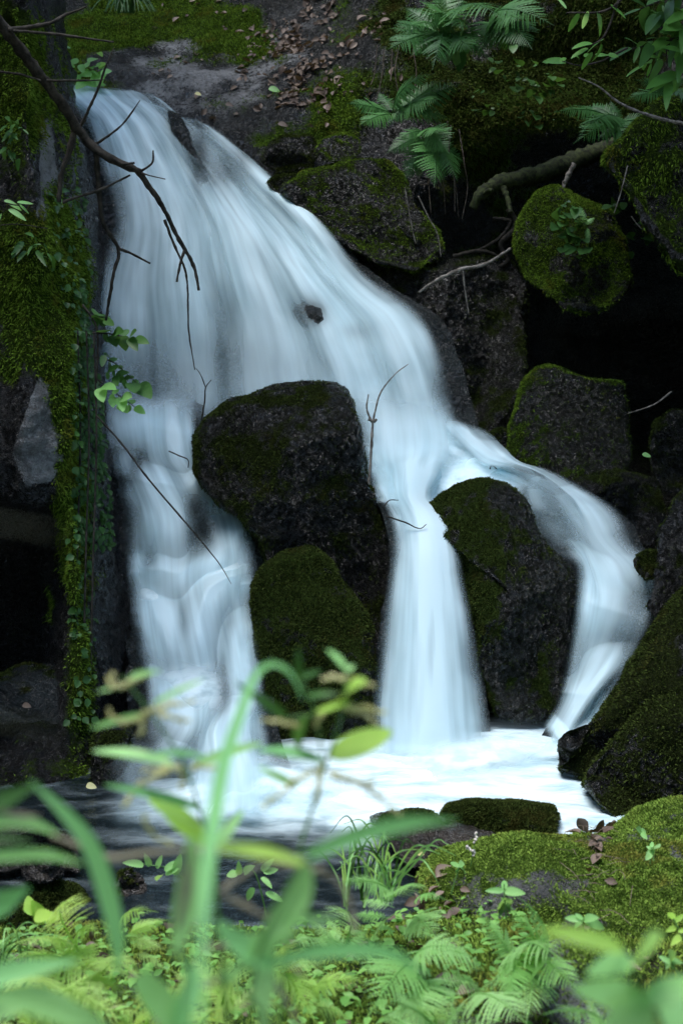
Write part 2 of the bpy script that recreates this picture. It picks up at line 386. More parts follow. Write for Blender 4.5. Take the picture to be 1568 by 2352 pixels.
# ------------------------------------------------------------------ left cliff
lr = {-1600:(6.4,[(20,8.6),(60,9.0),(110,10.0),(160,11.6)]), -500:(6.9,[(45,7.9),(75,8.2),(120,9.2),(170,11)]), 0:(6.9,[(50,7.3),(70,7.6),(110,8.6),(150,10.8)]), 230:(6.75,[(75,7.0),(95,7.25),(150,8.2),(190,10.4)]),
      500:(6.65,[(118,6.8),(150,7.1),(200,8.0),(245,9.6)]), 800:(6.5,[(150,6.6),(172,6.8),(208,7.6),(238,9.0)]), 1000:(6.4,[(158,6.5),(178,6.7),(228,7.4),(252,8.6)]),
      1130:(6.5,[(160,6.5),(188,6.7),(242,7.3),(280,8.3)]), 1200:(7.0,[(161,6.48),(190,6.66),(246,7.2),(285,8.1)]), 1300:(7.25,[(162,6.45),(193,6.6),(252,7.1),(300,7.9)]), 1490:(7.25,[(165,6.35),(203,6.5),(258,6.8),(312,7.5)]),
      1560:(6.7,[(165,6.3),(205,6.42),(258,6.7),(306,7.4)]), 1650:(6.25,[(166,6.2),(207,6.3),(258,6.6),(300,7.2)]), 1850:(5.85,[(165,5.95),(205,6.0),(240,6.3),(290,6.8)]), 2060:(5.3,[(165,5.3),(212,5.45),(240,5.9),(290,6.4)]), 2300:(4.9,[(165,4.9),(212,5),(240,5.3),(290,5.9)])}
def cliff_moss(px, py, N, V):
    f = fbm(V*3, 4, 51)-.5
    g = .75*blob(px,py,60,200,90,130)+.7*blob(px,py,20,60,90,90)+.85*blob(px,py,60,720,130,240)+.8*blob(px,py,150,900,40,500)+.7*blob(px,py,190,1450,40,420)+.6*blob(px,py,60,1760,140,130)+.45*blob(px,py,20,420,60,200)+.4*blob(px,py,130,620,60,200)+.3*blob(px,py,60,1400,100,100)
    return g + f*1.1 - .05
BARE1 = [(95,850),(130,850),(152,900),(158,1040),(120,1105),(60,1120),(28,1040),(55,960)]
BARE2 = [(85,270),(118,275),(135,400),(122,560),(70,640),(55,560),(95,450)]
def cliff_bare(px, py, N, V): return .95*(in_poly(px,py,BARE1))+.75*in_poly(px,py,BARE2)+.5*blob(px,py,80,1590,70,45)
ctrl = []
for y, (Yf, ed) in lr.items():
    ctrl.append([(-1600,y,Yf-2.6),(-500,y,Yf-.5),(-60,y,Yf),(60,y,Yf-.03),(110 if ed[0][0]>110 else ed[0][0]-30,y,(Yf*.6+ed[0][1]*.4))]+[(x,y,Y) for x,Y in ed])
cl = relief('mossy_cliff', ctrl, 300, 460, CLIFF, .07, 2.6, .012, cliff_moss, cliff_bare, seed=6, ridge=.09, uneven=.05)
tag(cl, 'tall mossy rock cliff with grey bare patches along the left side of the falls', 'cliff')
V, Q, N, mo = SURF['mossy_cliff']; px, py = to_px(V)
P, Nn = sample(V, Q, sstep(.35,.8,mo)*((px>-120)&(py>-100)&(py<2100)), 75000, 61)
bv, bf, tn = blades(P, Nn, .018, .005, 62, droop=.5)
tag(obj('moss', bv, bf, MOSS_MID, parent=cl, attrs={'tone': tn}))
V, Q, N, mo = SURF['hillside']; px, py = to_px(V)
P, Nn = sample(V, Q, sstep(.4,.8,mo)*((px>-120)&(py>-100)&(px<850)&(py<420)), 42000, 63)
bv, bf, tn = blades(P, Nn, .03, .006, 64, droop=.1)
tag(obj('hillside_moss', bv, bf, MOSS_MID, attrs={'tone': tn}), kind='stuff')
P, Nn = sample(V, Q, sstep(.35,.8,mo)*((px>820)&(px<1700)&(py>-50)&(py<800)), 50000, 65)
bv, bf, tn = blades(P, Nn, .035, .007, 66, droop=.4)
tag(obj('bank_moss', bv, bf, MOSS_DARK, attrs={'tone': tn}), kind='stuff')

# ------------------------------------------------------------------ ground: stream bed, near bank, out to beyond the frame
gx = np.linspace(-14, 14, 300); gy = np.linspace(-14, 9.5, 320); GX, GY = np.meshgrid(gx, gy)
def ground_z(X, Y):
    P = np.stack([X, Y, 0*X], -1)
    edge = 4.5 + .4*sstep(-.1, .6, X) + .5*(fbm(P*.9, 3, 71)-.5)           # where the near bank meets the pool
    t = (edge - Y)
    bank = np.interp(t, [-.3,0,.12,.5,1.0,1.5,2.5,4,8], [-.16,-.02,.08,.17,.27,.37,.46,.55,.7])
    side = 2.2*sstep(3.0, 6.5, np.abs(X))
    return bank + side + .10*(fbm(P*2.2, 4, 72)-.5)
GZ = ground_z(GX, GY)
V = np.stack([GX, GY, GZ], -1).reshape(-1,3); Q = grid_faces(300, 320); N = vert_normals(V, Q)
moss = np.clip(.6 + (fbm(V*3,4,73)-.5)*1.3 - .8*sstep(.05,-.05,V[:,2]), 0, 1)
tag(obj('ground', V, Q, SOIL, attrs={'moss': moss, 'bare': .3*fbm(V*5,3,74)}), kind='structure'); SURF['ground'] = (V, Q, N, moss)
px, py = to_px(V)
P, Nn = sample(V, Q, sstep(.3,.7,moss)*((V[:,1]>2.4)&(V[:,1]<5)&(np.abs(V[:,0])<1.6)), 110000, 75)
bv, bf, tn = blades(P, Nn, .022, .004, 76)
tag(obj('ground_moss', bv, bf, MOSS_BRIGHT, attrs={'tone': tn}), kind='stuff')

# ------------------------------------------------------------------ boulders
B = boulder
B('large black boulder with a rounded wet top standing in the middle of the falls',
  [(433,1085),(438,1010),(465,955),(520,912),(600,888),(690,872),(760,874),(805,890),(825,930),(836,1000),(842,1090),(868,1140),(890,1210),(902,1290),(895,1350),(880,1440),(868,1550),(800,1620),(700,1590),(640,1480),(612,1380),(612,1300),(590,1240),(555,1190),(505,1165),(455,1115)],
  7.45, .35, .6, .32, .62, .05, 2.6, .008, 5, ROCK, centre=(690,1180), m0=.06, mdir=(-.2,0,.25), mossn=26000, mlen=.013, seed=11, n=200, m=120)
B('rounded brown-green moss boulder below the large black one, left of the middle fall',
  [(580,1350),(598,1300),(650,1265),(715,1257),(760,1288),(795,1340),(830,1380),(852,1440),(866,1550),(872,1720),(862,1775),(820,1795),(700,1790),(640,1740),(610,1600),(590,1470)],
  6.8, .3, .5, .28, .7, .035, 3, .008, 3, ROCK_GREEN, centre=(725,1500), m0=.2, mdir=(-.2,-.1,.7), mossn=26000, mlen=.016, mmat=MOSS_DARK, seed=12, n=180, m=110)
B('tall mossy boulder splitting the middle fall from the right fall',
  [(962,1187),(1000,1150),(1055,1110),(1110,1094),(1165,1104),(1208,1138),(1230,1190),(1258,1250),(1310,1308),(1323,1370),(1312,1480),(1295,1570),(1282,1640),(1200,1658),(1140,1645),(1105,1510),(1072,1390),(1052,1280),(1030,1222)],
  7.0, .35, .5, .35, .7, .04, 2.8, .008, 4, ROCK_GREEN, centre=(1180,1370), m0=.05, mdir=(-.45,0,.45), mossn=22000, mlen=.013, seed=13, n=180, m=110)
B('angular boulder with a bright green mossy left face at the foot of the dark cave',
  [(1158,1060),(1162,990),(1180,930),(1203,868),(1232,843),(1270,838),(1335,868),(1432,880),(1440,960),(1448,1060),(1405,1110),(1300,1115),(1200,1100)],
  8.5, .4, .6, .22, .6, .035, 2.6, .008, 5, ROCK_GREEN, centre=(1300,980), m0=.0, mdir=(-.75,.1,.5), mossn=16000, mlen=.016, mmat=MOSS_MID, seed=14)
B('mossy boulder with small leafy plants on top, upper right beside the cave',
  [(1175,560),(1188,500),(1235,440),(1275,422),(1330,450),(1398,480),(1440,560),(1452,660),(1400,715),(1290,700),(1200,640)],
  8.9, .4, .6, .3, .7, .04, 3, .008, 3, ROCK_GREEN, m0=.15, mdir=(-.3,0,.6), mossn=22000, mlen=.016, mmat=MOSS_MID, seed=15)
B('huge moss-draped overhanging rock at the top right edge',
  [(1385,360),(1450,300),(1520,232),(1620,200),(1900,190),(1950,620),(1700,700),(1560,590),(1475,490),(1440,420)],
  8.4, .5, .9, .35, .75, .07, 2.4, .01, 3, ROCK_GREEN, centre=(1640,420), m0=.3, mdir=(-.3,0,.4), mossn=26000, mlen=.026, mwid=.005, mmat=MOSS_MID, seed=16, droop=.8)
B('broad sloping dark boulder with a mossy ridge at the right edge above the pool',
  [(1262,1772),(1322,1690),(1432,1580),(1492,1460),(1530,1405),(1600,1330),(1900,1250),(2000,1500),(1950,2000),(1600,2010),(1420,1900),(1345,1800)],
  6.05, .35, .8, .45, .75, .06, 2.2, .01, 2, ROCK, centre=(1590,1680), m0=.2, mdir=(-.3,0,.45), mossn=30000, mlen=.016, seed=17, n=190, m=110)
B('lower mossy lobe of dark rock at the right edge just above the moss bank',
  [(1335,1800),(1400,1700),(1480,1610),(1568,1545),(1800,1480),(1900,1700),(1850,1980),(1560,1960),(1430,1900),(1370,1850)],
  5.7, .3, .6, .5, .7, .05, 2.6, .01, 2, ROCK, centre=(1580,1760), m0=.22, mdir=(-.3,0,.5), mossn=24000, seed=57, n=170, m=100)
B('black wet rock rising on the right edge beside the right fall',
  [(1488,1400),(1502,1310),(1508,1220),(1545,1150),(1600,1070),(1800,1050),(1850,1400),(1650,1470),(1520,1440)],
  6.7, .3, .6, .25, .7, .05, 2.8, .01, 4, ROCK, m0=-.25, mdir=(-.2,0,.4), mossn=5000, mlen=.013, seed=18)
B('small dark stone at the lip of the right fall', [(1452,1300),(1458,1272),(1485,1262),(1520,1275),(1525,1320),(1495,1328),(1465,1320)], 6.7, .12, .2, .05, seed=19, n=80, m=50)
B('black boulder in the shadow at the right edge below the cave', [(1490,1060),(1500,970),(1540,940),(1640,935),(1700,1050),(1650,1150),(1520,1130)], 8.3, .3, .5, .1, seed=20, m0=-.3)
B('low dark boulder under the angular mossy one, behind the right fall', [(1280,1130),(1320,1090),(1420,1080),(1500,1100),(1530,1180),(1500,1260),(1420,1250),(1340,1180)], 8.0, .3, .6, .2, seed=21, m0=-.3, amp=.05)
B('wet boulder with a mossy top right of the upper cascade',
  [(645,435),(700,388),(800,366),(895,370),(935,405),(955,465),(1000,520),(1015,575),(960,618),(870,602),(765,545),(690,495)],
  9.35, .35, .5, .3, .7, .05, 2.8, .01, 4, ROCK, m0=-.1, mdir=(.1,0,.7), mossn=12000, mlen=.016, mmat=MOSS_MID, seed=22)
B('small round boulder with a moss cap perched above the wet boulder', [(727,345),(742,318),(788,303),(822,320),(826,350),(800,368),(750,368)], 9.7, .18, .25, .1, .75, seed=23, mat=ROCK_GREEN, n=90, m=56, m0=0, mdir=(0,0,.7), mossn=3500, mmat=MOSS_MID)
B('dark blocky rock above the secondary fall', [(600,372),(618,330),(650,310),(720,312),(738,345),(715,385),(640,400)], 9.9, .2, .3, .1, seed=24, n=90, m=56, m0=-.1)
B('mossy stone touching the right edge of the upper cascade', [(612,420),(632,402),(680,398),(700,420),(680,455),(640,450)], 9.45, .12, .2, .05, seed=25, n=80, m=50, m0=.05, mossn=1500)
B('sloping wet rock face with glints on the right of the main fall',
  [(815,650),(900,615),(1040,598),(1165,588),(1205,650),(1210,800),(1195,900),(1135,985),(1050,1020),(990,880),(950,745),(860,700)],
  9.0, .4, .6, .45, .7, .06, 2.6, .012, 5, ROCK, centre=(1050,780), m0=-.15, mdir=(0,0,.5), mossn=9000, mlen=.016, seed=26, n=170, m=100)
B('submerged green stone where the stream turns right', [(1100,1050),(1110,1000),(1150,985),(1180,1000),(1190,1080),(1140,1090)], 8.25, .15, .3, .1, seed=27, n=80, m=50, m0=.05)
B('wet dark rock ridge dividing the top of the cascade', [(385,252),(410,262),(432,300),(455,350),(480,410),(500,455),(478,462),(455,430),(425,360),(395,300)], 9.70, .11, .2, .34, mat=BED, seed=28, n=90, m=56, m0=-.6, mossn=0, amp=.015, centre=(445,355), chops=2)
B('half-drowned smooth rock in the middle of the main fall', [(668,712),(690,690),(725,683),(752,700),(756,738),(735,752),(690,745)], 8.745, .14, .2, .08, mat=BED, seed=29, n=80, m=50, mossn=0, chops=1, m0=-1.5, amp=.012)
B('round wet stone in the foam at the left of the stream', [(253,1050),(265,1028),(295,1020),(315,1040),(312,1072),(280,1080)], 8.12, .1, .15, .05, seed=30, n=70, m=44, m0=-.3, amp=.012)
B('darker wet stone just right of the round one in the foam', [(298,1075),(305,1048),(322,1040),(340,1060),(345,1085),(325,1096)], 8.02, .08, .15, .05, seed=31, n=70, m=44, m0=-.4, amp=.012)
B('flat moss-topped slab at the front of the pool',
  [(1008,1872),(1025,1845),(1080,1838),(1200,1840),(1270,1850),(1284,1880),(1276,1918),(1200,1925),(1080,1935),(1030,1900)],
  5.4, .18, .3, .14, .55, .018, 4, .006, 2, ROCK_GREEN, m0=.15, mdir=(-.1,0,.6), mossn=22000, mlen=.016, mwid=.003, mmat=MOSS_DARK, seed=32)
B('flat wet brown slab beside the moss-topped one',
  [(845,1876),(865,1866),(930,1862),(985,1862),(1050,1885),(1130,1910),(1170,1930),(1120,1970),(1010,1995),(930,1990),(890,1935)],
  5.15, .22, .3, .26, .55, .02, 3.5, .006, 2, SLAB, m0=-.6, seed=33)
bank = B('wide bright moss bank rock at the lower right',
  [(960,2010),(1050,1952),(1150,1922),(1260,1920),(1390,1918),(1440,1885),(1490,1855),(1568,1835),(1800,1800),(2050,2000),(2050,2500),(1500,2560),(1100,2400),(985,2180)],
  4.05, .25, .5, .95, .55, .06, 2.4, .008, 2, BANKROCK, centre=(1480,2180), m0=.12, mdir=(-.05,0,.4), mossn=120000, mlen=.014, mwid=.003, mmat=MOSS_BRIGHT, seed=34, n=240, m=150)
B('grey lichened stone under the fern at the lower right', [(1225,2180),(1290,2140),(1370,2160),(1440,2230),(1420,2330),(1330,2400),(1260,2330)], 3.15, .12, .3, .2, .7, .03, 5, .006, 4, BANKROCK, m0=.0, mdir=(0,0,.3), mossn=6000, mlen=.013, mwid=.003, mmat=MOSS_BRIGHT, seed=35)
B('dark grey ledge rock with a fallen leaf under the left cliff', [(-80,1600),(-30,1560),(20,1545),(60,1524),(150,1530),(166,1560),(163,1620),(120,1650),(0,1665),(-70,1650)], 6.45, .22, .4, .28, .6, .03, 4, .008, 4, BED, m0=-.4, seed=36)
B('mossy round stone at the lower left edge of the pool', [(50,2060),(70,2035),(120,2022),(175,2032),(212,2070),(222,2130),(150,2180),(60,2150)], 4.75, .18, .3, .12, .75, .02, 4, .006, 2, ROCK_GREEN, m0=.3, mdir=(0,0,.5), mossn=14000, mlen=.014, mwid=.003, mmat=MOSS_DARK, seed=37)
B('dark moss stone at the very left beneath the round one', [(-80,2140),(-40,2090),(30,2070),(90,2100),(130,2160),(100,2240),(-20,2260)], 4.4, .2, .3, .12, seed=38, mat=ROCK_GREEN, m0=.2, mdir=(0,0,.4), mossn=8000, mlen=.014, mwid=.003)
B('brown stone half in the water at the lower left', [(40,1985),(60,1955),(110,1945),(140,1970),(150,2010),(110,2035),(60,2025)], 4.75, .14, .2, .06, seed=39, mat=SLAB, m0=-.6)
B('reddish wet stone against the foot of the left cliff', [(-60,1960),(-20,1905),(60,1890),(130,1905),(180,1950),(190,2010),(60,2000),(-40,2010)], 5.0, .15, .3, .1, seed=40, mat=SLAB, m0=-.5)
B('pointed glistening rock breaking the surface of the pool', [(262,2045),(272,2000),(295,1985),(320,2000),(345,2030),(340,2055),(300,2062)], 4.85, .12, .2, .1, seed=41, mat=SLAB, m0=-.6, n=90, m=56)
B('wet ledge at the foot of the left cliff beside the small lower fall', [(190,1940),(200,1800),(215,1700),(250,1640),(300,1660),(290,1760),(250,1860),(245,1960),(220,1985)], 6.0, .2, .4, .3, seed=42, mat=ROCK, m0=-.1, mdir=(-.2,0,.3), mossn=4000)

# ------------------------------------------------------------------ water
def fall_mat(name, C=1.25):
    t = NT(name)
    uvn = t.n('ShaderNodeUVMap', uv_map='uv'); mp = t.n('ShaderNodeMapping'); t.l(uvn.outputs[0], mp.inputs[0]); mp.inputs['Scale'].default_value = (15, .55, 1)
    mp2 = t.n('ShaderNodeMapping'); t.l(uvn.outputs[0], mp2.inputs[0]); mp2.inputs['Scale'].default_value = (4.2, .55, 1)
    s1 = t.noise(mp.outputs[0], 1, 3, .55); s2 = t.noise(mp2.outputs[0], 1, 3, .5)
    st = t.math('ADD', t.math('MULTIPLY', s1, .24), t.math('MULTIPLY', s2, .76))
    d = t.attr('dens')
    a = t.math('MULTIPLY', d, t.math('ADD', .20, t.math('MULTIPLY', t.map(st, .30, .68), 1.2)), clamp=True)
    nb = t.bump(s2, .15, .05)
    c = t.mix(t.map(st, .35, .6), v4((.52,.74,.80)), v4((.68,.86,.91)))
    b = t.bsdf(c, .55, nb, .25); tr = t.n('ShaderNodeBsdfTranslucent'); tr.inputs[0].default_value = (.6,.84,.9,1)
    tp = t.n('ShaderNodeBsdfTransparent')
    return t.done(t.mixs(a, tp.outputs[0], t.mixs(.22, b, tr.outputs[0])))
WATER = fall_mat('silky_white_water')
t = NT('white_foam'); d = t.attr('dens'); co = t.obj(); nz = t.noise(co, 9, 4, .55)
b = t.bsdf(t.mix(t.map(nz, .35, .6), v4((.60,.79,.84)), v4((.72,.88,.92))), .6, t.bump(nz, .3, .05), .15); tp = t.n('ShaderNodeBsdfTransparent')
FOAM = t.done(t.mixs(t.math('MULTIPLY', d, t.map(nz, .25, .6, .55, 1.0), clamp=True), tp.outputs[0], b))
bedV, bedF, bedn = [], [], 0
def water_sheet(name, lines, nu=90, nv=220, lay=((0,.85),(.06,.8)), bed=.14, seed=1, fade_top=.0, fade_bot=.06, holes=(), steps=None, soft=0, mat=None):
    global bedn
    n0 = max(len(l) for l in lines)
    L = np.stack([catmull(l, nv) for l in lines], 1)                   # nv x lines x 4
    G = np.stack([catmull(L[k], nu) for k in range(nv)], 0)            # nv x nu x 4
    lip = 0; W0 = at(G[...,0], G[...,1], G[...,2])
    if steps:
        per, dY, wob = steps
        ph = wob*(fbm(np.stack([G[...,0]/110, 0*G[...,0]+seed, G[...,1]/900], -1), 2, seed+50, .35)-.5)
        ph = ph+170*(fbm(np.stack([G[...,0]/300, G[...,1]/140, 0*G[...,0]+seed*7], -1), 2, seed+60)-.5); fr = ((G[...,1]+ph)/per) % 1; G = G.copy(); G[...,2] += dY*(fr-sstep(0, .4, fr)); lip = .30*np.exp(-((fr-.3)/.25)**2)-.28*sstep(.5,.95,fr)*sstep(1.0,.97,fr)
    W = at(G[...,0], G[...,1], G[...,2])
    du = np.linalg.norm(np.diff(W, axis=1), axis=2).mean(0); u = np.concatenate([[0], np.cumsum(du)])
    dv = np.linalg.norm(np.diff(W, axis=0), axis=2).mean(1); v = np.concatenate([[0], np.cumsum(dv)])
    UU, VV = np.meshgrid(u, v); un = UU/u[-1]; vn = VV/v[-1]
    Q = grid_faces(nu, nv); N = vert_normals(W0.reshape(-1,3), Q)
    if np.einsum('ij,ij->i', N, CAM-W.reshape(-1,3)).mean() < 0: Q = Q[:, ::-1]; N = -N
    N = N.reshape(nv,nu,3)
    Vs, Fs, Ds, Us, n = [], [], [], [], 0
    for k, (off, gain) in enumerate(lay):
        z = fbm(np.stack([UU*3, VV*.5, 0*UU+seed*5+k*3], -1), 3, seed+k)-.5
        z2 = fbm(np.stack([UU*2.5, VV*1.6, 0*UU+seed*9+k*7], -1), 3, seed+k+4)-.5
        ed = np.minimum(un, 1-un)*u[-1]
        edn = fbm(np.stack([0*UU+(un>.5)*9, VV*5, 0*UU+seed+k], -1), 3, seed+11+k)
        lo = .01+.12*edn
        d = np.clip(G[...,3]*(1+lip),0,1.25)*sstep(0, 1, ed/(lo+.04))*gain
        if soft: d = d*sstep(0, soft, np.minimum(un,1-un)*2)
        d = d*(.42+1.12*fbm(np.stack([UU*3.2+k, VV*.8, 0*UU+seed*3+k*5], -1), 3, seed+21+k))
        if fade_top: d = d*sstep(0, fade_top, vn)
        if fade_bot: d = d*sstep(0, fade_bot, 1-vn)
        for hx_, hy_, rx, ry, s in holes: d = d*(1-s*blob(G[...,0], G[...,1], hx_, hy_, rx, ry))
        X = W + N*(z*.03 + z2*.07 + off)[...,None]
        Vs.append(X.reshape(-1,3)); Fs.append(Q+n); Ds.append(d.ravel()); Us.append(np.stack([UU+k*3.7, VV+k*1.3], -1).reshape(-1,2)); n += nu*nv
    o = obj(name, np.concatenate(Vs), np.concatenate(Fs), mat or WATER, uv=np.concatenate(Us), attrs={'dens': np.concatenate(Ds)})
    tag(o, kind='structure')
    if bed:
        ex = 1 + .12
        c = G.mean(1, keepdims=True); Gb = c + (G-c)*np.array([ex,1,1,1]); Wb = at(Gb[...,0], Gb[...,1], Gb[...,2]+bed)
        Wb = Wb + N*((fbm(Wb*3, 4, seed+30)-.5)*.14)[...,None]
        Wb = Wb.reshape(-1,3)
        bedV.append(Wb); bedF.append(Q+bedn); bedn += len(Wb)
    return o
water_sheet('waterfall', [
 [(120,222,10.75,.5),(195,290,10.1,.8),(232,400,9.55,.5),(255,520,9.2,.1),(225,640,8.95,.5),(212,760,8.7,.7),(215,860,8.5,.75),(228,1000,8.3,.8)],
 [(170,212,10.75,1),(262,310,10.0,1),(300,430,9.45,.75),(310,580,9.05,.65),(300,720,8.8,.8),(298,800,8.65,.65),(298,900,8.47,.55),(300,1005,8.26,.9)],
 [(235,218,10.75,1),(340,320,9.9,1.05),(415,470,9.3,1.05),(445,620,8.95,1.0),(445,740,8.75,.75),(440,830,8.6,.55),(435,910,8.43,.5),(430,1000,8.22,.9)],
 [(300,225,10.7,.9),(385,310,9.95,.8),(470,450,9.35,1.05),(560,600,8.95,1.1),(600,740,8.72,.8),(612,830,8.55,.6),(612,910,8.38,.6),(610,1000,8.17,.95)],
 [(350,238,10.6,.6),(425,330,9.9,.25),(540,490,9.25,1.0),(670,640,8.85,1.1),(745,770,8.6,1.0),(785,850,8.45,.85),(800,920,8.32,.8),(805,1005,8.1,1)],
 [(420,278,10.3,.4),(500,370,9.85,.5),(610,500,9.3,1.05),(740,640,8.85,1.05),(835,750,8.6,1.1),(880,840,8.42,.95),(905,910,8.3,.85),(915,1015,8.06,1)],
 [(455,290,10.25,.6),(560,385,9.8,.7),(680,505,9.3,1),(800,645,8.85,.8),(900,730,8.6,1.1),(960,820,8.42,1),(985,910,8.28,.95),(1000,1025,8.04,1)],
 [(485,297,10.2,.4),(598,405,9.75,.6),(725,525,9.3,.7),(840,650,8.9,.4),(960,728,8.65,.8),(1010,830,8.44,.5),(1035,920,8.29,.35),(1060,1035,8.04,.9)]],
 nu=150, nv=260, seed=1, fade_top=.03, fade_bot=.12, holes=[(715,722,46,36,.72),(455,370,20,90,.8),(510,410,35,40,.6),(270,470,30,80,.6),(560,370,25,40,.5),(350,880,120,60,.3),(500,830,120,70,.28),(820,770,50,25,.4),(700,860,80,60,.22),(1010,900,30,70,.5),(250,800,25,120,.4),(420,300,25,30,.4),(640,560,40,60,.25),(880,660,30,40,.5)])
water_sheet('left_cascade', [
 [(215,900,8.46,.6),(248,1060,8.05,.45),(268,1120,7.9,.1),(285,1200,7.7,.4),(288,1300,7.45,.8),(295,1400,7.2,.75),(310,1500,6.95,.5),(335,1600,6.65,.45),(320,1700,6.3,.3),(245,1750,6.15,.15),(245,1850,5.8,.2),(250,1945,5.35,.3)],
 [(275,900,8.43,1),(298,1060,8.0,.9),(312,1120,7.85,.95),(332,1200,7.65,.9),(340,1290,7.45,.95),(350,1400,7.2,1),(370,1500,6.92,.9),(385,1600,6.6,.9),(390,1700,6.25,.7),(320,1790,5.95,.25),(300,1860,5.72,.55),(300,1940,5.35,.6)],
 [(340,895,8.41,1),(352,1060,7.98,1),(368,1110,7.83,1),(388,1190,7.65,1),(400,1280,7.45,.7),(408,1400,7.17,.9),(428,1500,6.9,1),(440,1600,6.58,1.05),(450,1700,6.22,.9),(410,1800,5.9,.2),(375,1880,5.65,.2),(360,1945,5.3,.4)],
 [(395,895,8.39,1),(408,1050,7.98,1),(428,1110,7.83,.65),(458,1190,7.65,.3),(480,1275,7.42,.5),(472,1330,7.28,1.05),(490,1400,7.12,.85),(510,1500,6.87,.6),(512,1600,6.55,.5),(500,1700,6.2,.85),(490,1800,5.88,.55),(470,1930,5.4,.5)],
 [(430,895,8.37,1),(440,1060,7.96,.95),(472,1120,7.82,1),(522,1195,7.62,.9),(540,1280,7.4,.85),(545,1330,7.26,1.1),(542,1400,7.1,1),(556,1500,6.85,.95),(570,1600,6.52,.95),(572,1700,6.18,.95),(580,1800,5.86,.9),(570,1930,5.4,.8)],
 [(455,910,8.33,.8),(458,1075,7.93,.7),(505,1130,7.8,.7),(572,1195,7.6,.65),(594,1270,7.4,.6),(594,1330,7.24,.9),(592,1400,7.08,.9),(602,1500,6.83,.85),(612,1600,6.5,.85),(625,1700,6.15,.8),(655,1800,5.84,.8),(670,1930,5.4,.6)]],
 nu=110, nv=420, seed=2, fade_top=.14, fade_bot=.05, steps=(150,.11,300), holes=[(275,1050,32,30,.6),(325,1072,22,30,.9),(285,1110,45,28,.95),(470,1235,38,48,.95),(300,1185,30,40,.7),(515,1600,20,75,.9),(340,1720,45,45,.95),(420,1850,55,60,.92),(312,1460,22,45,.85),(450,1175,22,35,.8),(430,1450,16,60,.7),(250,1850,30,80,.5),(345,1300,22,30,.7),(530,1440,16,50,.6),(385,1560,15,40,.5)])
water_sheet('middle_fall', [
 [(800,890,8.32,1),(815,1050,7.85,1),(845,1105,7.55,1),(872,1155,7.3,1),(893,1205,7.05,.95),(901,1260,6.92,.85),(897,1330,6.82,.8),(884,1420,6.72,.75),(872,1520,6.62,.75),(862,1640,6.51,.8),(858,1760,6.4,.9)],
 [(890,890,8.3,1),(905,1050,7.85,1),(905,1105,7.55,1.1),(912,1155,7.3,1.1),(932,1205,7.03,1.1),(943,1260,6.89,1.05),(946,1330,6.78,1),(942,1420,6.67,1),(936,1520,6.57,.95),(930,1640,6.46,.9),(925,1760,6.35,1)],
 [(965,900,8.27,1),(985,1050,7.87,1),(965,1105,7.6,1.1),(955,1155,7.33,1.1),(982,1205,7.03,1.1),(996,1260,6.89,1.05),(1004,1330,6.78,1.05),(1012,1420,6.67,1.02),(1018,1520,6.57,1),(1022,1640,6.46,1),(1026,1760,6.35,1)],
 [(1040,910,8.25,1),(1060,1055,7.9,1),(1020,1110,7.68,1),(990,1165,7.35,.9),(1038,1210,7.05,.7),(1050,1260,6.92,.8),(1058,1330,6.82,.75),(1075,1420,6.72,.7),(1092,1520,6.62,.65),(1108,1640,6.51,.7),(1128,1760,6.4,.9)]],
 nu=80, nv=240, seed=3, fade_top=.15, fade_bot=.03)
water_sheet('right_fall', [
 [(985,985,8.25,1),(1050,1050,7.95,1),(1100,1092,7.75,1),(1180,1112,7.55,.9),(1195,1190,7.4,.6),(1225,1240,7.25,.65),(1305,1290,7.08,.55),(1322,1330,7.0,.7),(1318,1400,6.9,.8),(1308,1480,6.8,.75),(1298,1560,6.7,.5),(1288,1630,6.6,.5),(1240,1700,6.45,1)],
 [(1030,985,8.22,1),(1085,1040,7.97,1),(1130,1072,7.8,1),(1200,1100,7.57,1),(1262,1152,7.37,.55),(1312,1222,7.2,.7),(1350,1290,7.05,.9),(1368,1340,6.95,1.05),(1362,1400,6.86,1.05),(1348,1480,6.76,.9),(1332,1560,6.66,.75),(1315,1630,6.55,.85),(1262,1712,6.4,1)],
 [(1080,1000,8.2,.8),(1130,1045,7.98,.6),(1168,1078,7.82,1),(1230,1104,7.6,1.05),(1300,1150,7.4,.8),(1350,1212,7.2,.85),(1390,1282,7.02,1),(1415,1330,6.9,1.1),(1420,1400,6.8,.6),(1408,1480,6.7,.5),(1380,1550,6.6,.8),(1345,1630,6.5,1),(1280,1732,6.34,1)],
 [(1115,1025,8.2,.3),(1152,1055,8.0,.3),(1190,1082,7.84,.8),(1262,1098,7.62,1.05),(1345,1132,7.4,1),(1430,1190,7.2,.8),(1462,1255,7.02,.8),(1505,1290,6.92,.9),(1530,1335,6.85,.7),(1500,1430,6.72,.8),(1455,1530,6.58,.9),(1385,1620,6.45,1),(1300,1755,6.28,1)]],
 nu=90, nv=340, seed=4, fade_top=.06, fade_bot=.04, steps=(190,.10,200), holes=[(1270,1180,40,40,.45),(1455,1400,28,60,.6),(1440,1490,22,40,.5),(1300,1250,22,30,.4),(1345,1500,18,60,.35),(1300,1590,25,50,.4)])
def foam_mound(lines, seed, bulge=.12, gain=.95, nu=70, nv=50):
    water_sheet('foam', lines, nu, nv, lay=((bulge,gain),), bed=0, seed=seed, fade_top=.5, fade_bot=.5, soft=.9, mat=FOAM)
foam_mound([[(205,925,8.42,.9),(215,1000,8.2,1),(230,1080,7.97,.7)],[(330,920,8.4,1),(335,990,8.2,1.1),(340,1070,7.95,.9)],[(470,900,8.36,1),(455,975,8.2,1.1),(440,1070,7.93,.9)]], 41, .06)
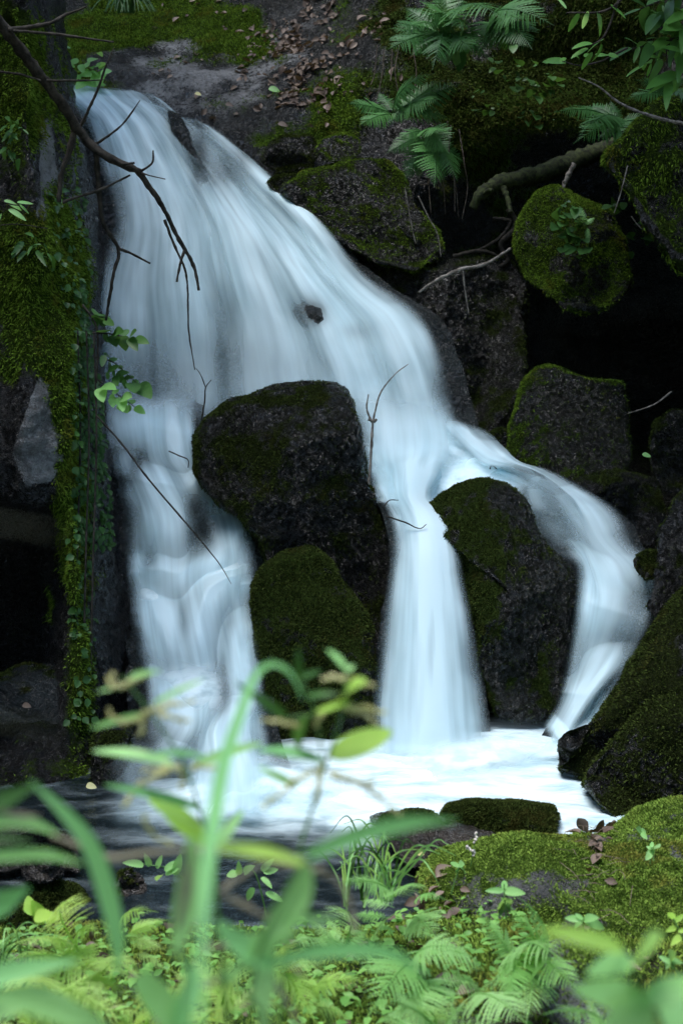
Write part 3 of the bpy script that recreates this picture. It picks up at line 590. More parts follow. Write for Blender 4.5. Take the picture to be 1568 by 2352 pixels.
foam_mound([[(800,930,8.26,.9),(815,1010,8.04,1.1),(830,1130,7.6,.9)],[(930,940,8.24,1),(940,1020,8.02,1.15),(930,1140,7.55,1.1)],[(1040,960,8.2,.9),(1060,1035,8.0,1.1),(1030,1110,7.72,1)],[(1110,1010,8.16,.6),(1135,1055,7.98,.9),(1130,1100,7.78,.7)]], 42, .05)
foam_mound([[(835,1690,6.44,.8),(840,1760,6.3,1.1),(850,1850,5.9,.9)],[(980,1680,6.4,.9),(985,1760,6.25,1.15),(990,1850,5.8,1)],[(1140,1660,6.46,.8),(1140,1740,6.3,1.15),(1140,1830,5.85,1)],[(1290,1640,6.5,.8),(1280,1730,6.3,1.15),(1280,1840,5.8,1)]], 43, .05)
foam_mound([[(300,1540,6.8,.4),(320,1600,6.55,.8),(330,1680,6.28,.3)],[(440,1530,6.78,.9),(450,1600,6.5,1.1),(455,1690,6.2,.7)],[(540,1530,6.76,.6),(550,1600,6.5,.9),(560,1690,6.2,.6)]], 44, .04)
foam_mound([[(440,1720,6.1,.4),(440,1820,5.8,.7),(440,1920,5.4,.6)],[(560,1710,6.1,.9),(570,1800,5.82,1.1),(570,1920,5.4,.9)],[(700,1730,6.05,.8),(720,1810,5.8,1.1),(740,1920,5.4,.9)],[(860,1760,6.1,.8),(870,1830,5.8,1),(880,1900,5.5,.8)]], 45, .04)
foam_mound([[(395,1285,7.45,.5),(400,1335,7.3,.9),(405,1390,7.12,.3)],[(480,1290,7.38,1),(490,1330,7.25,1.15),(495,1390,7.1,.5)],[(600,1250,7.4,.9),(592,1300,7.28,1.1),(590,1370,7.1,.6)]], 46, .04, nv=40)
foam_mound([[(270,1330,7.35,.4),(300,1370,7.25,.9),(300,1430,7.1,.3)],[(340,1330,7.33,.8),(345,1375,7.2,1.1),(355,1440,7.05,.5)],[(400,1370,7.2,.5),(415,1420,7.08,.9),(430,1480,6.9,.3)]], 47, .04, nv=40)
foam_mound([[(1425,1560,6.66,.5),(1350,1632,6.52,1),(1265,1685,6.42,1.1),(1150,1725,6.32,.8)],[(1440,1590,6.5,.8),(1365,1665,6.42,1.15),(1280,1728,6.3,1.2),(1150,1770,6.15,1)],[(1445,1625,6.4,.5),(1370,1705,6.3,1),(1290,1775,6.15,1.1),(1150,1820,5.95,1)]], 48, .05)
water_sheet('stream', [[(825,985,8.2,.9),(835,1075,7.85,1.1),(850,1165,7.4,1)],[(930,990,8.18,1),(925,1080,7.8,1.15),(925,1180,7.3,1.1)],[(1020,1000,8.14,1),(1010,1090,7.78,1.15),(985,1200,7.35,1.1)],[(1090,1025,8.05,1),(1085,1100,7.7,1.15),(1065,1200,7.42,1)],[(1145,1050,7.97,.9),(1155,1100,7.68,1.1),(1150,1180,7.45,1)],[(1200,1080,7.8,.6),(1215,1115,7.6,.8),(1215,1180,7.45,.6)]], 80, 90, lay=((.03,1.0),), bed=.1, seed=61, fade_top=.35, fade_bot=.05, mat=FOAM)
tag(obj('stream_bed', np.concatenate(bedV), np.concatenate(bedF), BED, attrs={'moss': np.zeros(bedn), 'bare': np.zeros(bedn)}), kind='structure')

# pool: white foam below the falls, clear dark water towards the lower left
t = NT('pool_water'); co = t.obj()
mp = t.n('ShaderNodeMapping'); t.l(co, mp.inputs[0]); mp.inputs['Rotation'].default_value = (0,0,.5); mp.inputs['Scale'].default_value = (3,7,1)
nz = t.noise(mp.outputs[0], 1, 4, .55); nz2 = t.noise(co, 30, 3, .6)
fo = t.map(t.math('ADD', t.attr('foam'), t.math('MULTIPLY', t.math('SUBTRACT', nz, .5), 1.1)), -.05, 1.0)
w = t.bsdf(v4((.012,.02,.024)), .12, t.bump(t.math('ADD', nz, t.math('MULTIPLY', nz2, .25)), .5, .03), .6)
tpn = t.n('ShaderNodeBsdfTransparent'); tpn.inputs[0].default_value = (.45,.55,.58,1)
w = t.mixs(.62, tpn.outputs[0], w)
fm = t.bsdf(t.mix(t.map(nz, .3, .55), v4((.40,.58,.63)), v4((.70,.86,.90))), .6, t.bump(nz, .6, .12), .2)
POOL = t.done(t.mixs(fo, w, fm))
gx = np.linspace(-2.6, 2.6, 200); gy = np.linspace(3.9, 7.4, 170); GX, GY = np.meshgrid(gx, gy)
src = [((870,1750),.42),((940,1745),.5),((1030,1745),.5),((1130,1740),.4),((1200,1790),.5),((1250,1720),.4),((1100,1800),.5),((950,1810),.5),((1280,1840),.32),((1340,1880),.3),((1380,1905),.22),((800,1840),.35),((700,1840),.35),((600,1830),.35),((520,1850),.3),((850,1890),.2)]
foam = 0
for (x, y), r in src:
    p = on_z(x, y, 0.0); foam = np.maximum(foam, 1.3*np.exp(-(((GX-p[0])**2+(GY-p[1])**2)/r**2)))
P3 = np.stack([GX, GY, 0*GX], -1)
near = np.clip(foam,0,1)
GZ = .012 + .018*(fbm(P3*6,3,81)-.5) + near*(.06*(fbm(P3*3.5,4,82)-.4)+.03)
tag(obj('pool_water', np.stack([GX,GY,GZ],-1).reshape(-1,3), grid_faces(200,170), POOL, attrs={'foam': foam.ravel()}), kind='structure')
DRYG = leaf_mat('grey_green_stalk', (.07,.08,.05), (.13,.14,.09), .1, .8)
# ------------------------------------------------------------------ leaf, frond and plant builders
def leaf_shape(name, mat, width=.22, fold=.12, droop=.18, peak=.4, teeth=0, tooth=.25, n=14, wave=.0):
    """a leaf one unit long along +Y, upper side +Z"""
    if teeth: n = teeth*2
    s = np.linspace(0, 1, n+1); w = (s**(peak*1.1))*(1-s)**(.75); w = w/w.max()*width/2
    if teeth: w = w*np.where(np.arange(n+1) % 2 == 0, 1-tooth, 1.0)
    z = -droop*s*s + .04*np.sin(s*9)*wave
    V = np.stack([np.stack([-w, s+(.02 if teeth else 0)*(np.arange(n+1)%2), z+w*fold*2], 1), np.stack([0*s, s, z], 1), np.stack([w, s, z+w*fold*2], 1)], 1).reshape(-1,3)
    return mesh_data(name, V, grid_faces(3, n+1), mat, attrs={'tone': np.full(len(V), .5)})
def frond_shape(name, mat, pairs=19, arch=.2, wid=.22, seed=1, bend=.0, start=.14, teeth=7):
    """a fern frond one unit long: midrib, toothed leaflets shrinking to the tip"""
    r = np.random.default_rng(seed); mb = MB()
    s = np.linspace(0, 1, 26); mid = np.stack([bend*s*s, s, arch*(4*s*(1-s))*.6 - arch*.25*s*s], 1)
    mb.tube(mid, .0075*(1-.75*s), 5, tone=.3) if False else mb.add(*tube(mid, .0075*(1-.75*s), 5)[:2], tone=.3)
    T = np.gradient(mid, axis=0); T /= np.linalg.norm(T, axis=1, keepdims=True)
    for k in range(pairs):
        t = start + (1-start-.01)*(k/pairs)**.92
        L = wid*(np.sin(np.pi*min(1, ((t-start)/(1-start))*.62+.3))**.9)*(1-((t-start)/(1-start))**3.5)*1.05
        if k < 2: L *= .7 + .12*k
        p = np.array([np.interp(t, s, mid[:,i]) for i in range(3)]); tg = np.array([np.interp(t, s, T[:,i]) for i in range(3)])
        for side in (-1, 1):
            if r.random() < .03: continue
            ang = math.radians(66 - 22*t + r.normal()*4)
            out = np.array([side*math.sin(ang), 0, 0]) + tg*math.cos(ang) + np.array([0,0,-.12+r.normal()*.10]); out /= np.linalg.norm(out)
            l = L*(1+r.normal()*.06); m = teeth*2; q = np.linspace(0, 1, m+1)
            w = .08*l*(1-q)**.55*(1+.3*q)*np.where(np.arange(m+1) % 2 == 0, .5, 1.15); w[-1] = 0.001
            up = np.array([0,0,1.0]); sd = np.cross(out, up); sd /= np.linalg.norm(sd); n_ = np.cross(sd, out)
            c = p + out*(q*l)[:,None] + n_*(-.22*l*q*q)[:,None]
            e1 = c + sd*w[:,None] + out*(w*.35)[:,None] - n_*(w*.25)[:,None]; e2 = c - sd*w[:,None] + out*(w*.35)[:,None] - n_*(w*.25)[:,None]
            mb.add(np.stack([e1, c, e2], 1).reshape(-1,3), grid_faces(3, m+1), tone=.35+.3*q.repeat(3)+r.normal()*.08)
    Vv = np.concatenate(mb.V)
    return mesh_data(name, Vv, np.concatenate(mb.Q), mat, attrs={'tone': np.concatenate(mb.a)})
TM = {}
for key, mat in (('N', FERN_N), ('Y', FERN_Y), ('D', FERN_D)):
    fw_ = 1.25 if key == 'D' else 1.0
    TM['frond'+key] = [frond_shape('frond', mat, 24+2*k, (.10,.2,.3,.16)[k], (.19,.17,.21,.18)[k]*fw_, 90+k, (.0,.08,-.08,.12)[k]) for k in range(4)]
for key, mat in (('N', LEAF), ('Y', LEAF_Y), ('B', LEAF_B), ('D', LEAF_D), ('M', LEAF_M)):
    TM['lance'+key] = [leaf_shape('leaf', mat, .2, .12, d, .5) for d in (.10,.22,.34)]
    TM['ovate'+key] = [leaf_shape('leaf', mat, .55, .10, d, .42) for d in (.06,.16,.26)]
    TM['tooth'+key] = [leaf_shape('leaf', mat, .52, .14, d, .45, teeth=9) for d in (.06,.16,.26)]
def place(me, name, parent, base, tip, wf=1.0, up=(0,-.5,.85), roll=0.0):
    base = np.asarray(base, float); tip = np.asarray(tip, float)
    y = Vector(tip-base); L = y.length; y.normalize()
    x = y.cross(Vector(up)); x.normalize(); z = x.cross(y)
    R = Matrix((x, y, z)).transposed().to_4x4() @ Matrix.Rotation(roll, 4, 'Y')
    o = bpy.data.objects.new(name, me); COL.objects.link(o); o.parent = parent
    o0 = Vector(parent.location) if parent else Vector((0,0,0))
    o.matrix_local = Matrix.Translation(Vector(base)-o0) @ R @ Matrix.Diagonal((L*wf, L, L, 1))
    return o
def ribbon(path, widths, fold=.18, n=26, roll=0.0):
    """a grass blade through px points (x, y, Y) with widths in px"""
    p = catmull(path, n); w = np.interp(np.linspace(0,1,n), np.linspace(0,1,len(widths)), widths)
    C = at(p[:,0], p[:,1], p[:,2]); T = np.gradient(C, axis=0); T /= np.linalg.norm(T, axis=1, keepdims=True)
    D = C-CAM; D /= np.linalg.norm(D, axis=1, keepdims=True)
    S = np.cross(T, D); S /= np.maximum(np.linalg.norm(S, axis=1, keepdims=True), 1e-6); Nn = np.cross(S, T)
    S = S*math.cos(roll)+Nn*math.sin(roll)
    W = (w*p[:,2]/F/2)[:,None]
    V = np.stack([C-S*W, C+Nn*W*fold*2, C+S*W], 1).reshape(-1,3)
    return V, grid_faces(3, n)
def thing(name, label, cat, loc, group=None):
    return tag(empty(name, loc), label, cat, group)
prng = random.Random(5)
def J(a): return prng.uniform(-a, a)
def fern(label, base, Y, tips, key, group=None, cat='fern', up=(0,-.55,.8), dy=.25, wf=1.0):
    """base (x, y); tips (x, y[, x0, y0]) in photo pixels; fronds spread in depth about Y"""
    b = at(base[0], base[1], Y); t = thing('fern', label, cat, b, group)
    for k, q in enumerate(tips):
        s = at(q[2], q[3], Y+J(.05)) if len(q) > 2 else b + np.array([J(.02), J(.03), 0])
        e = at(q[0], q[1], Y - dy*.5 + J(dy))
        place(TM['frond'+key][prng.randrange(4)], 'frond', t, s, e, wf*prng.uniform(.85,1.1), (up[0]+J(.35), up[1]+J(.25), up[2]+J(.2)))
    return t
def px_tube(mb, path, rad, n=40, k=6, wob=.5, seed=0, tone=.5):
    p = catmull(path, n); C = at(p[:,0], p[:,1], p[:,2]); r = np.interp(np.linspace(0,1,n), np.linspace(0,1,len(rad)), rad)*p[:,2]/F
    mb.add(*tube(C, r, k, seed=seed, wob=wob), tone=tone)
def plant(name, label, cat, Y, base, stems=(), leaves=(), spikes=(), blades_=(), group=None, stem_mat=None, dy=.06, spike_mat=None, spike_r=6.5):
    t = thing(name, label, cat, at(base[0], base[1], Y), group)
    if stems:
        mb = MB()
        for path, rad in stems: px_tube(mb, [(q[0], q[1], q[2] if len(q) > 2 else Y) for q in path], rad)
        mb.build('stem', stem_mat or STEM, t)
    for q in leaves:
        tm, bx, by, tx, ty = q[:5]; wf = q[5] if len(q) > 5 else 1.0
        y0 = Y+J(dy*.3); y1 = Y+J(dy)
        place(TM[tm][prng.randrange(3)], 'leaf', t, at(bx,by,y0), at(tx,ty,y1), wf, (J(.3), -.75+J(.3), .65), J(.2))
    for path in spikes:
        mb = MB(); p = catmull([(q[0], q[1], Y+J(.01)) for q in path], 30)
        L = np.linalg.norm(np.diff(p[:,:2], axis=0), axis=1).sum(); nb = max(6, int(L/5)); p = catmull(p, nb)
        C = at(p[:,0], p[:,1], p[:,2]); R = spike_r*Y/F
        mb.add(*tube(C, R*.3, 5), tone=.2)
        for k in range(nb):
            rr = R*(.8+.5*prng.random())*(1-.3*k/nb); c = C[k] + np.array([J(1),J(1),J(1)])*R*.7
            th = np.linspace(0, 2*np.pi, 6, endpoint=False); V = [c+np.array([0,0,rr])]
            for zz, q_ in ((.5,.87),(-.5,.87)): V += [c+rr*np.array([q_*math.cos(a), q_*math.sin(a), zz]) for a in th]
            V.append(c-np.array([0,0,rr])); i = np.arange(6); j = (i+1) % 6
            mb.add(np.array(V), np.stack([1+i,7+i,7+j,1+j],1), np.concatenate([np.stack([0*i,1+i,1+j],1), np.stack([0*i+13,7+j,7+i],1)]), tone=prng.random())
        mb.build('flower_spike', spike_mat or FLOWER, t)
    for path, widths, mat in blades_:
        V, Q = ribbon([(q[0], q[1], (q[2] if len(q) > 2 else Y)) for q in path], widths, roll=J(.35))
        obj('blade', V, Q, mat, t, attrs={'tone': np.full(len(V), .5+J(.3))})
    return t

# ------------------------------------------------------------------ ferns
fern('bright green fern with upright fronds in front of the moss bank', (1215,2345), 3.15, [(1094,2090,1195,2230),(1159,2088,1240,2240),(1218,2095,1235,2230),(1325,2268,1215,2200),(1312,2290,1200,2250),(1206,2310,1190,2190),(1262,2200,1190,2290),(1140,2330,1200,2250),(1260,2340,1200,2240),(1085,2300,1180,2250)], 'N')
fern('fern with one long bright frond lying towards the right at the bottom centre', (960,2350), 2.95, [(1130,2240,935,2190),(1205,2340,1080,2290),(890,2325,1000,2290),(860,2360,1010,2310),(1060,2190,960,2250),(1010,2360,980,2260),(830,2240,950,2210),(900,2250,990,2230),(1070,2340,960,2280),(1120,2290,980,2260),(820,2300,940,2260)], 'N')
fern('light green fern beside the thin grass, left of the moss bank', (915,2190), 3.55, [(805,2040,900,2062),(975,2028,895,2070),(1018,2066,950,2078),(820,2075,905,2085),(800,2110,900,2110),(850,2180,905,2100),(1030,2125,945,2125),(860,2020,900,2080),(980,2150,930,2110)], 'N')
fern('yellow green fern at the bottom between the broad leaves and the ferns on the right', (690,2370), 2.9, [(755,2212,630,2225),(765,2270,650,2270),(700,2340,640,2260),(600,2250,680,2300),(740,2330,650,2300),(810,2330,700,2310),(560,2330,660,2330),(640,2180,690,2290),(840,2265,720,2290)], 'Y', wf=.9)
fern('bright yellow green fern filling the bottom left corner', (190,2345), 3.0, [(58,2165,190,2200),(55,2215,180,2240),(150,2080,185,2190),(238,2122,180,2180),(245,2165,170,2200),(330,2195,210,2230),(25,2290,150,2290),(5,2335,140,2320),(250,2325,160,2280),(325,2245,215,2260),(235,2240,120,2200),(110,2140,180,2230),(60,2255,170,2290),(300,2300,180,2260),(120,2350,60,2260),(210,2350,100,2250)], 'Y')
fern('yellow green fern at the water edge behind the long curved blade', (300,2225), 3.3, [(392,2118,290,2150),(382,2182,285,2150),(340,2095,285,2160),(330,2225,250,2180),(395,2225,300,2190),(225,2120,285,2180)], 'Y')
fern('small fern in the shade at the lower left behind the yellow ferns', (60,2310), 3.3, [(-20,2200),(20,2180),(90,2200),(120,2230),(-30,2260)], 'N')
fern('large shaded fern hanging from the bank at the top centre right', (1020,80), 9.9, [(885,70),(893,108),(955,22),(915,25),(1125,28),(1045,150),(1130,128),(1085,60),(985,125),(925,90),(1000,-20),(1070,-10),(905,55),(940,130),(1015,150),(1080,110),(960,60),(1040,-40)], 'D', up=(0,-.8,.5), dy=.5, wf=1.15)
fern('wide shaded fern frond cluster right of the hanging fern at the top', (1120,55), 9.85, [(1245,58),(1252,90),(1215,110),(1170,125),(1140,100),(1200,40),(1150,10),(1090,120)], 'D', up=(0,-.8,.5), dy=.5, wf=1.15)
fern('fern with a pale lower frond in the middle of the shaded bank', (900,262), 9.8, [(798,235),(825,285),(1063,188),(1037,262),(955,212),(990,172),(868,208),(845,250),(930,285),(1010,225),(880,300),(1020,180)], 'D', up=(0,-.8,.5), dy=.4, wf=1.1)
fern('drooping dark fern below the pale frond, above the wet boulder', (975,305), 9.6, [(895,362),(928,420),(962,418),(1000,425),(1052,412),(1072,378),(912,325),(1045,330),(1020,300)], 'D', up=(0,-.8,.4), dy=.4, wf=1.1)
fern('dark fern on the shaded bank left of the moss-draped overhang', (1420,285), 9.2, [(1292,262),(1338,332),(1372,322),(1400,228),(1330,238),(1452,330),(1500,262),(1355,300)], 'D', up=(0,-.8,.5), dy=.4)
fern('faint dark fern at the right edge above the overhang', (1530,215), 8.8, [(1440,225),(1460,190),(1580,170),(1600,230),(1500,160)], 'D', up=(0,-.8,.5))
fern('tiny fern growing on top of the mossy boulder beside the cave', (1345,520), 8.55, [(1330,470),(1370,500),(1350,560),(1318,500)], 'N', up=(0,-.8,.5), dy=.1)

fern('low yellow green fern in front of the corner fern, cut by the bottom edge', (110,2420), 2.5, [(-30,2280),(40,2240),(110,2225),(180,2250),(250,2290),(300,2340),(-20,2350),(20,2310),(210,2320)], 'Y')
fern('yellow green fern cut by the bottom edge left of the blurred broad leaves', (400,2420), 2.6, [(260,2290),(310,2250),(380,2235),(470,2250),(520,2300),(550,2350),(250,2350),(440,2300)], 'Y')
fern('green fern cut by the bottom edge under the fern with the long bright frond', (1010,2440), 2.6, [(860,2330),(910,2290),(980,2300),(1060,2300),(1130,2320),(1190,2370),(840,2380)], 'N')
fern('bright fern rising between the broad blurred leaves and the curved blade', (500,2330), 2.9, [(400,2215),(440,2180),(520,2165),(590,2200),(620,2250),(380,2260),(560,2290)], 'Y')
fern('light fern at the bottom right in front of the grey lichened stone', (1400,2420), 2.5, [(1290,2330),(1330,2290),(1400,2280),(1470,2300),(1250,2370),(1520,2350)], 'N')
fern('small green fern tucked between the grass tuft and the ferns behind it', (790,2200), 3.5, [(700,2120),(740,2100),(800,2095),(850,2130),(690,2170),(870,2190),(760,2140)], 'N')
# ------------------------------------------------------------------ out-of-focus plants close to the camera
plant('flowering_weed', 'blurred green weed with pale knotted flower spikes, in front of the left cascade', 'weed', 1.12, (520,2352),
  stems=[([(525,2370),(505,2150),(490,1980),(453,1844),(420,1749),(350,1644),(315,1597),(279,1554)], (5,5,4.5,4,3.5,2.5)), ([(455,1850),(440,1800),(410,1762)], (3,2.5))],
  leaves=[('lanceN',405,1759,208,1694,.75),('lanceN',438,1762,605,1690,.75),('lanceN',350,1618,464,1555,.5),('lanceN',334,1640,208,1666,.6),('lanceN',286,1578,222,1586,.6),('lanceN',296,1559,336,1534,.7),
          ('lanceB',476,1742,356,1706,.5),('lanceB',470,1860,262,1790,.5),('lanceY',470,1920,325,1800,1.0),('lanceN',490,1960,560,1850,.9),('lanceY',500,1950,390,1880,1.1)],
  spikes=[[(350,1632),(310,1655),(270,1655),(248,1630)],[(331,1645),(326,1670),(320,1692)],[(353,1630),(400,1618),(440,1611)],[(362,1635),(400,1650),(434,1656)],[(300,1573),(262,1576),(250,1562),(262,1548)],[(296,1573),(320,1560),(341,1547)],[(410,1763),(365,1765),(324,1770)],[(415,1763),(420,1790),(415,1816)],[(438,1763),(470,1762),(500,1768)],[(386,1768),(340,1790),(315,1811),(286,1852)],[(330,1880),(345,1910),(370,1930),(400,1935)]])
plant('flowering_weed', 'blurred weed with a broad bright leaf pointing right, in front of the moss boulders', 'weed', 1.1, (690,2352),
  stems=[([(640,2370),(680,2000),(710,1882),(743,1768),(776,1673),(791,1602),(795,1535)], (5,5,4.5,4,3,2.5)), ([(743,1760),(724,1640),(690,1554)], (3,2.5,2)), ([(724,1640),(660,1650)], (2.5,2))],
  leaves=[('lanceY',757,1742,908,1665,1.5),('lanceB',745,1752,594,1688,1.0),('ovateY',786,1605,814,1548,.85),('lanceN',795,1540,752,1470,.9),('lanceY',724,1637,802,1608,.9),('lanceD',657,1649,580,1586,.7),('lanceD',690,1560,680,1505,1.3),('lanceD',700,1575,672,1590,1.2),
          ('lanceN',686,1808,603,1762,1.0),('lanceD',705,1600,760,1585,1.1),('lanceD',695,1560,740,1530,1.1),('lanceN',800,1545,812,1510,1.0),('lanceD',715,1640,655,1665,1.0)],
  spikes=[[(786,1625),(830,1625),(886,1637)],[(805,1630),(840,1645),(868,1664)],[(767,1625),(740,1640),(724,1664)],[(791,1559),(765,1558),(743,1561)],[(814,1563),(862,1579)],[(681,1668),(640,1658),(600,1652)],[(743,1763),(690,1787),(640,1825),(600,1856)],[(733,1778),(730,1820),(719,1860)],[(762,1778),(800,1790),(850,1800),(857,1785)],[(762,1780),(838,1806),(880,1840),(920,1870)]])
plant('tall_grass', 'tall bent grass blade with a curled tip rising in front of the left cascade', 'grass', .98, (470,2352), blades_=[
  ([(455,2390,.55),(472,2050,.68),(492,1880,.78),(515,1750,.85),(550,1645,.92),(580,1562,.97),(612,1526,1.0),(650,1530,1.0),(678,1562,1.0),(696,1608,1.0)], (12,16,26,36,38,33,25,18,12,3), LEAF_B)])
plant('tall_grass', 'group of long blurred blades reaching in from the left edge, one curving down', 'grass', .9, (-40,2200), blades_=[
  ([(70,1795),(100,1820),(146,1864),(205,1937),(242,2036),(268,2146),(272,2240)], (6,22,36,46,48,40,6), LEAF_B),
  ([(-60,1895),(20,1885),(80,1892),(138,1918)], (26,30,26,4), LEAF),
  ([(-60,1972),(30,1963),(110,1963),(192,1984)], (24,30,26,4), LEAF),
  ([(-60,2095),(0,2075),(68,2038)], (60,62,6), LEAF_B),
  ([(-60,1860),(10,1835),(92,1798)], (40,44,5), LEAF_D),
  ([(-60,1842),(30,1868),(90,1875)], (14,16,4), HUSK),
  ([(-60,1925),(20,1925),(75,1935)], (16,18,4), LEAF_D),
  ([(-60,2255),(60,2226),(178,2206)], (56,50,8), LEAF_B),
  ([(-60,2330),(80,2290),(200,2320)], (70,60,10), LEAF)])
plant('dry_stalk', 'blurred brown dry stalk crossing the long blades above the lower left pool', 'stalk', .95, (124,1923), stems=[([(118,1920),(205,1952),(256,1972),(330,1962),(428,1952),(520,1945)], (5,9,10,8,7,4))], stem_mat=HUSK)
plant('broad_leaf_plant', 'heavily blurred broad leaves and brown spikes in the bottom centre foreground', 'plant', .8, (560,2352), blades_=[
  ([(440,1925),(438,2000),(425,2100),(402,2200)], (20,56,62,18), LEAF),
  ([(432,1945),(425,2050),(408,2130)], (18,26,10), HUSK),
  ([(706,1990),(690,2050),(650,2110),(600,2168)], (24,60,72,30), LEAF),
  ([(596,2140),(604,2200),(606,2280),(604,2370)], (44,70,50,20), LEAF),
  ([(500,2120),(550,2165),(625,2215)], (20,62,40), LEAF_B),
  ([(620,2212),(728,2186),(847,2181),(922,2200),(978,2246)], (22,38,36,28,4), LEAF_B),
  ([(706,1966),(814,1920),(939,1890),(1050,1884)], (26,46,36,3), LEAF_B),
  ([(505,1945),(609,1957),(705,1984)], (26,32,14), LEAF_Y),
  ([(655,2120),(730,2112),(795,2113)], (20,22,5), LEAF),
  ([(320,2240),(360,2290),(400,2340),(430,2400)], (50,75,75,60), LEAF),
  ([(400,2400),(420,2320),(440,2250),(420,2200)], (34,48,40,10), LEAF_B),
  ([(250,2400),(180,2340),(60,2300),(-40,2290)], (70,60,50,30), LEAF),
  ([(520,2250),(590,2190),(640,2160),(700,2150)], (26,30,24,6), LEAF)],
  stems=[([(560,2380),(590,2200),(650,2060),(700,1980),(712,1960)], (6,5,4,3)), ([(640,2380),(560,2280),(500,2240),(380,2170)], (5,6,5,3))])
plant('flowering_weed', 'blurred brown seed spikes arching over the bottom centre foreground', 'weed', .95, (700,2352),
  stems=[([(760,2370),(720,2150),(690,2010),(675,1985)], (4,3.5,3))],
  spikes=[[(675,1990),(730,2000),(774,2026),(804,2079),(817,2145)],[(517,2042),(560,2010),(600,1990),(660,1988)],[(517,2060),(570,2085),(640,2120)],[(460,1960),(540,1950),(610,1955)],[(470,2180),(540,2170),(600,2190)],[(360,2352),(420,2290),(500,2250)],[(570,2200),(650,2205),(690,2240)],[(620,2240),(660,2300),(690,2360)]], spike_mat=HUSK, spike_r=7.5)
plant('seedling', 'pale blurred plant with paired rounded leaves in the lower right corner', 'plant', .85, (1500,2352),
  stems=[([(1530,2390),(1510,2330),(1480,2298),(1465,2260),(1452,2228)], (6,5,4,3))],
  leaves=[('lanceN',1450,2226,1316,2192,1.6),('ovateN',1450,2226,1498,2150,1.15),('lanceY',1434,2182,1262,2126,.8),('lanceN',1480,2300,1352,2270,1.6),('ovateN',1480,2300,1620,2245,.8),('ovateN',1500,2370,1400,2350,1.0),('ovateN',1520,2380,1640,2320,.9)])
plant('dry_stalk', 'faint very blurred pale stalk at the left edge in front of the dark undercut', 'stalk', .4, (-40,1195), stems=[([(-60,1190),(30,1205),(90,1216),(135,1228)], (2.4,2.4,2,1))], stem_mat=DRYG)
plant('dry_stalk', 'very blurred grey green stalk at the left edge in front of the grey ledge', 'stalk', .4, (-40,1650), stems=[([(-60,1650),(30,1660),(100,1675),(150,1700)], (2.6,2.6,2.2,1))], stem_mat=DRYG)

# ------------------------------------------------------------------ small plants in focus
def compound(bx, by, tx, ty, k, n=3, L=36, w=.9):
    """pairs of leaflets along a leaf stalk"""
    o = []; d = np.array([tx-bx, ty-by], float); l = np.linalg.norm(d); d /= l; s = np.array([-d[1], d[0]])
    for i in range(n):
        c = np.array([bx,by])+d*l*(i+.4)/n
        for sg in (-1,1):
            e = c + (s*sg*.8+d*.6)*L*(1-.25*i/n); o.append((k, c[0], c[1], e[0]+J(5), e[1]+J(5), w))
    o.append((k, tx, ty, tx+d[0]*L*1.1, ty+d[1]*L*1.1, w)); return o
plant('seedling', 'leafy sprig of small drooping leaflets hanging from the cliff across the left of the falls', 'plant', 6.45, (215,760), stem_mat=BARK,
  stems=[([(190,700),(220,745),(225,800),(222,880)], (3,2.5,2)), ([(212,765),(260,768),(320,782)], (2,1.5,1)), ([(218,820),(265,835),(320,885)], (2,1.5,1)), ([(222,870),(262,900),(315,938)], (2,1.5,1))],
  leaves=compound(230,765,310,778,'ovateD',4,24)+compound(235,810,270,850,'ovateD',3,24)+compound(240,850,315,885,'ovateD',4,24)+compound(250,900,310,935,'ovateN',3,22)+compound(222,880,275,930,'ovateN',2,22)+compound(212,720,240,735,'ovateD',2,22), dy=.15)
plant('seedling', 'green leaflets on a long stalk over the dark pool beside the blurred blades', 'plant', 4.2, (405,2040), stems=[([(470,2140),(440,2060),(400,2000),(330,1985)], (2,2,1.5))],
  leaves=[('toothN',330,1988,290,1978,.8),('toothN',345,1990,335,1965,.9),('toothN',360,1995,372,1965,.9),('toothN',378,2000,408,1975,.9),('toothN',380,2008,410,1995,.9),('toothN',372,2010,360,2020,.8),('toothN',400,2010,415,1965,.9)])
plant('seedling', 'green toothed leaves over the pool right of the blurred grass', 'plant', 4.1, (590,2080), stems=[([(620,2150),(600,2050),(580,2000),(540,2010)], (2,2,1.5))],
  leaves=[('toothN',545,2012,515,2000,.9),('toothN',548,2010,550,1985,.9),('toothN',560,2005,575,1990,.9),('toothN',600,2000,625,1975,.9),('toothN',605,2005,640,1995,.9),('toothN',600,2015,625,2035,.9),('toothN',610,2050,650,2070,.9),('toothN',585,2040,560,2070,.9)])
plant('seedling', 'nettle-like seedling with four opposite leaves on the moss bank', 'plant', 3.45, (1160,2095), stems=[([(1162,2110),(1158,2070),(1157,2030)], (2,2,1.5))],
  leaves=[('toothN',1157,2046,1116,2044,.75),('toothN',1158,2046,1204,2052,.75),('toothN',1157,2044,1158,2018,.9),('toothN',1158,2062,1157,2096,1.0),('toothD',1160,2080,1180,2090,.9),('toothD',1160,2082,1140,2098,.9)])
plant('seedling', 'small star-shaped seedling at the left edge of the moss bank', 'plant', 4.0, (1050,2050), stems=[([(1035,2055),(1045,2020),(1055,1990)], (1.5,1.5,1))],
  leaves=[('lanceN',1055,1992,1030,1975,1.6),('lanceN',1055,1992,1068,1968,1.6),('lanceN',1055,1992,1080,1996,1.6),('lanceN',1055,1994,1042,2004,1.5)])
plant('seedling', 'small upright seedling high on the right of the moss bank', 'plant', 4.0, (1496,1985), stems=[([(1492,1985),(1494,1960),(1496,1945)], (1.5,1.5,1))],
  leaves=[('ovateN',1495,1950,1512,1944,1),('ovateN',1495,1950,1483,1943,1),('ovateN',1495,1952,1512,1975,.8),('ovateN',1494,1955,1483,1975,.8),('ovateN',1495,1947,1497,1932,1)])
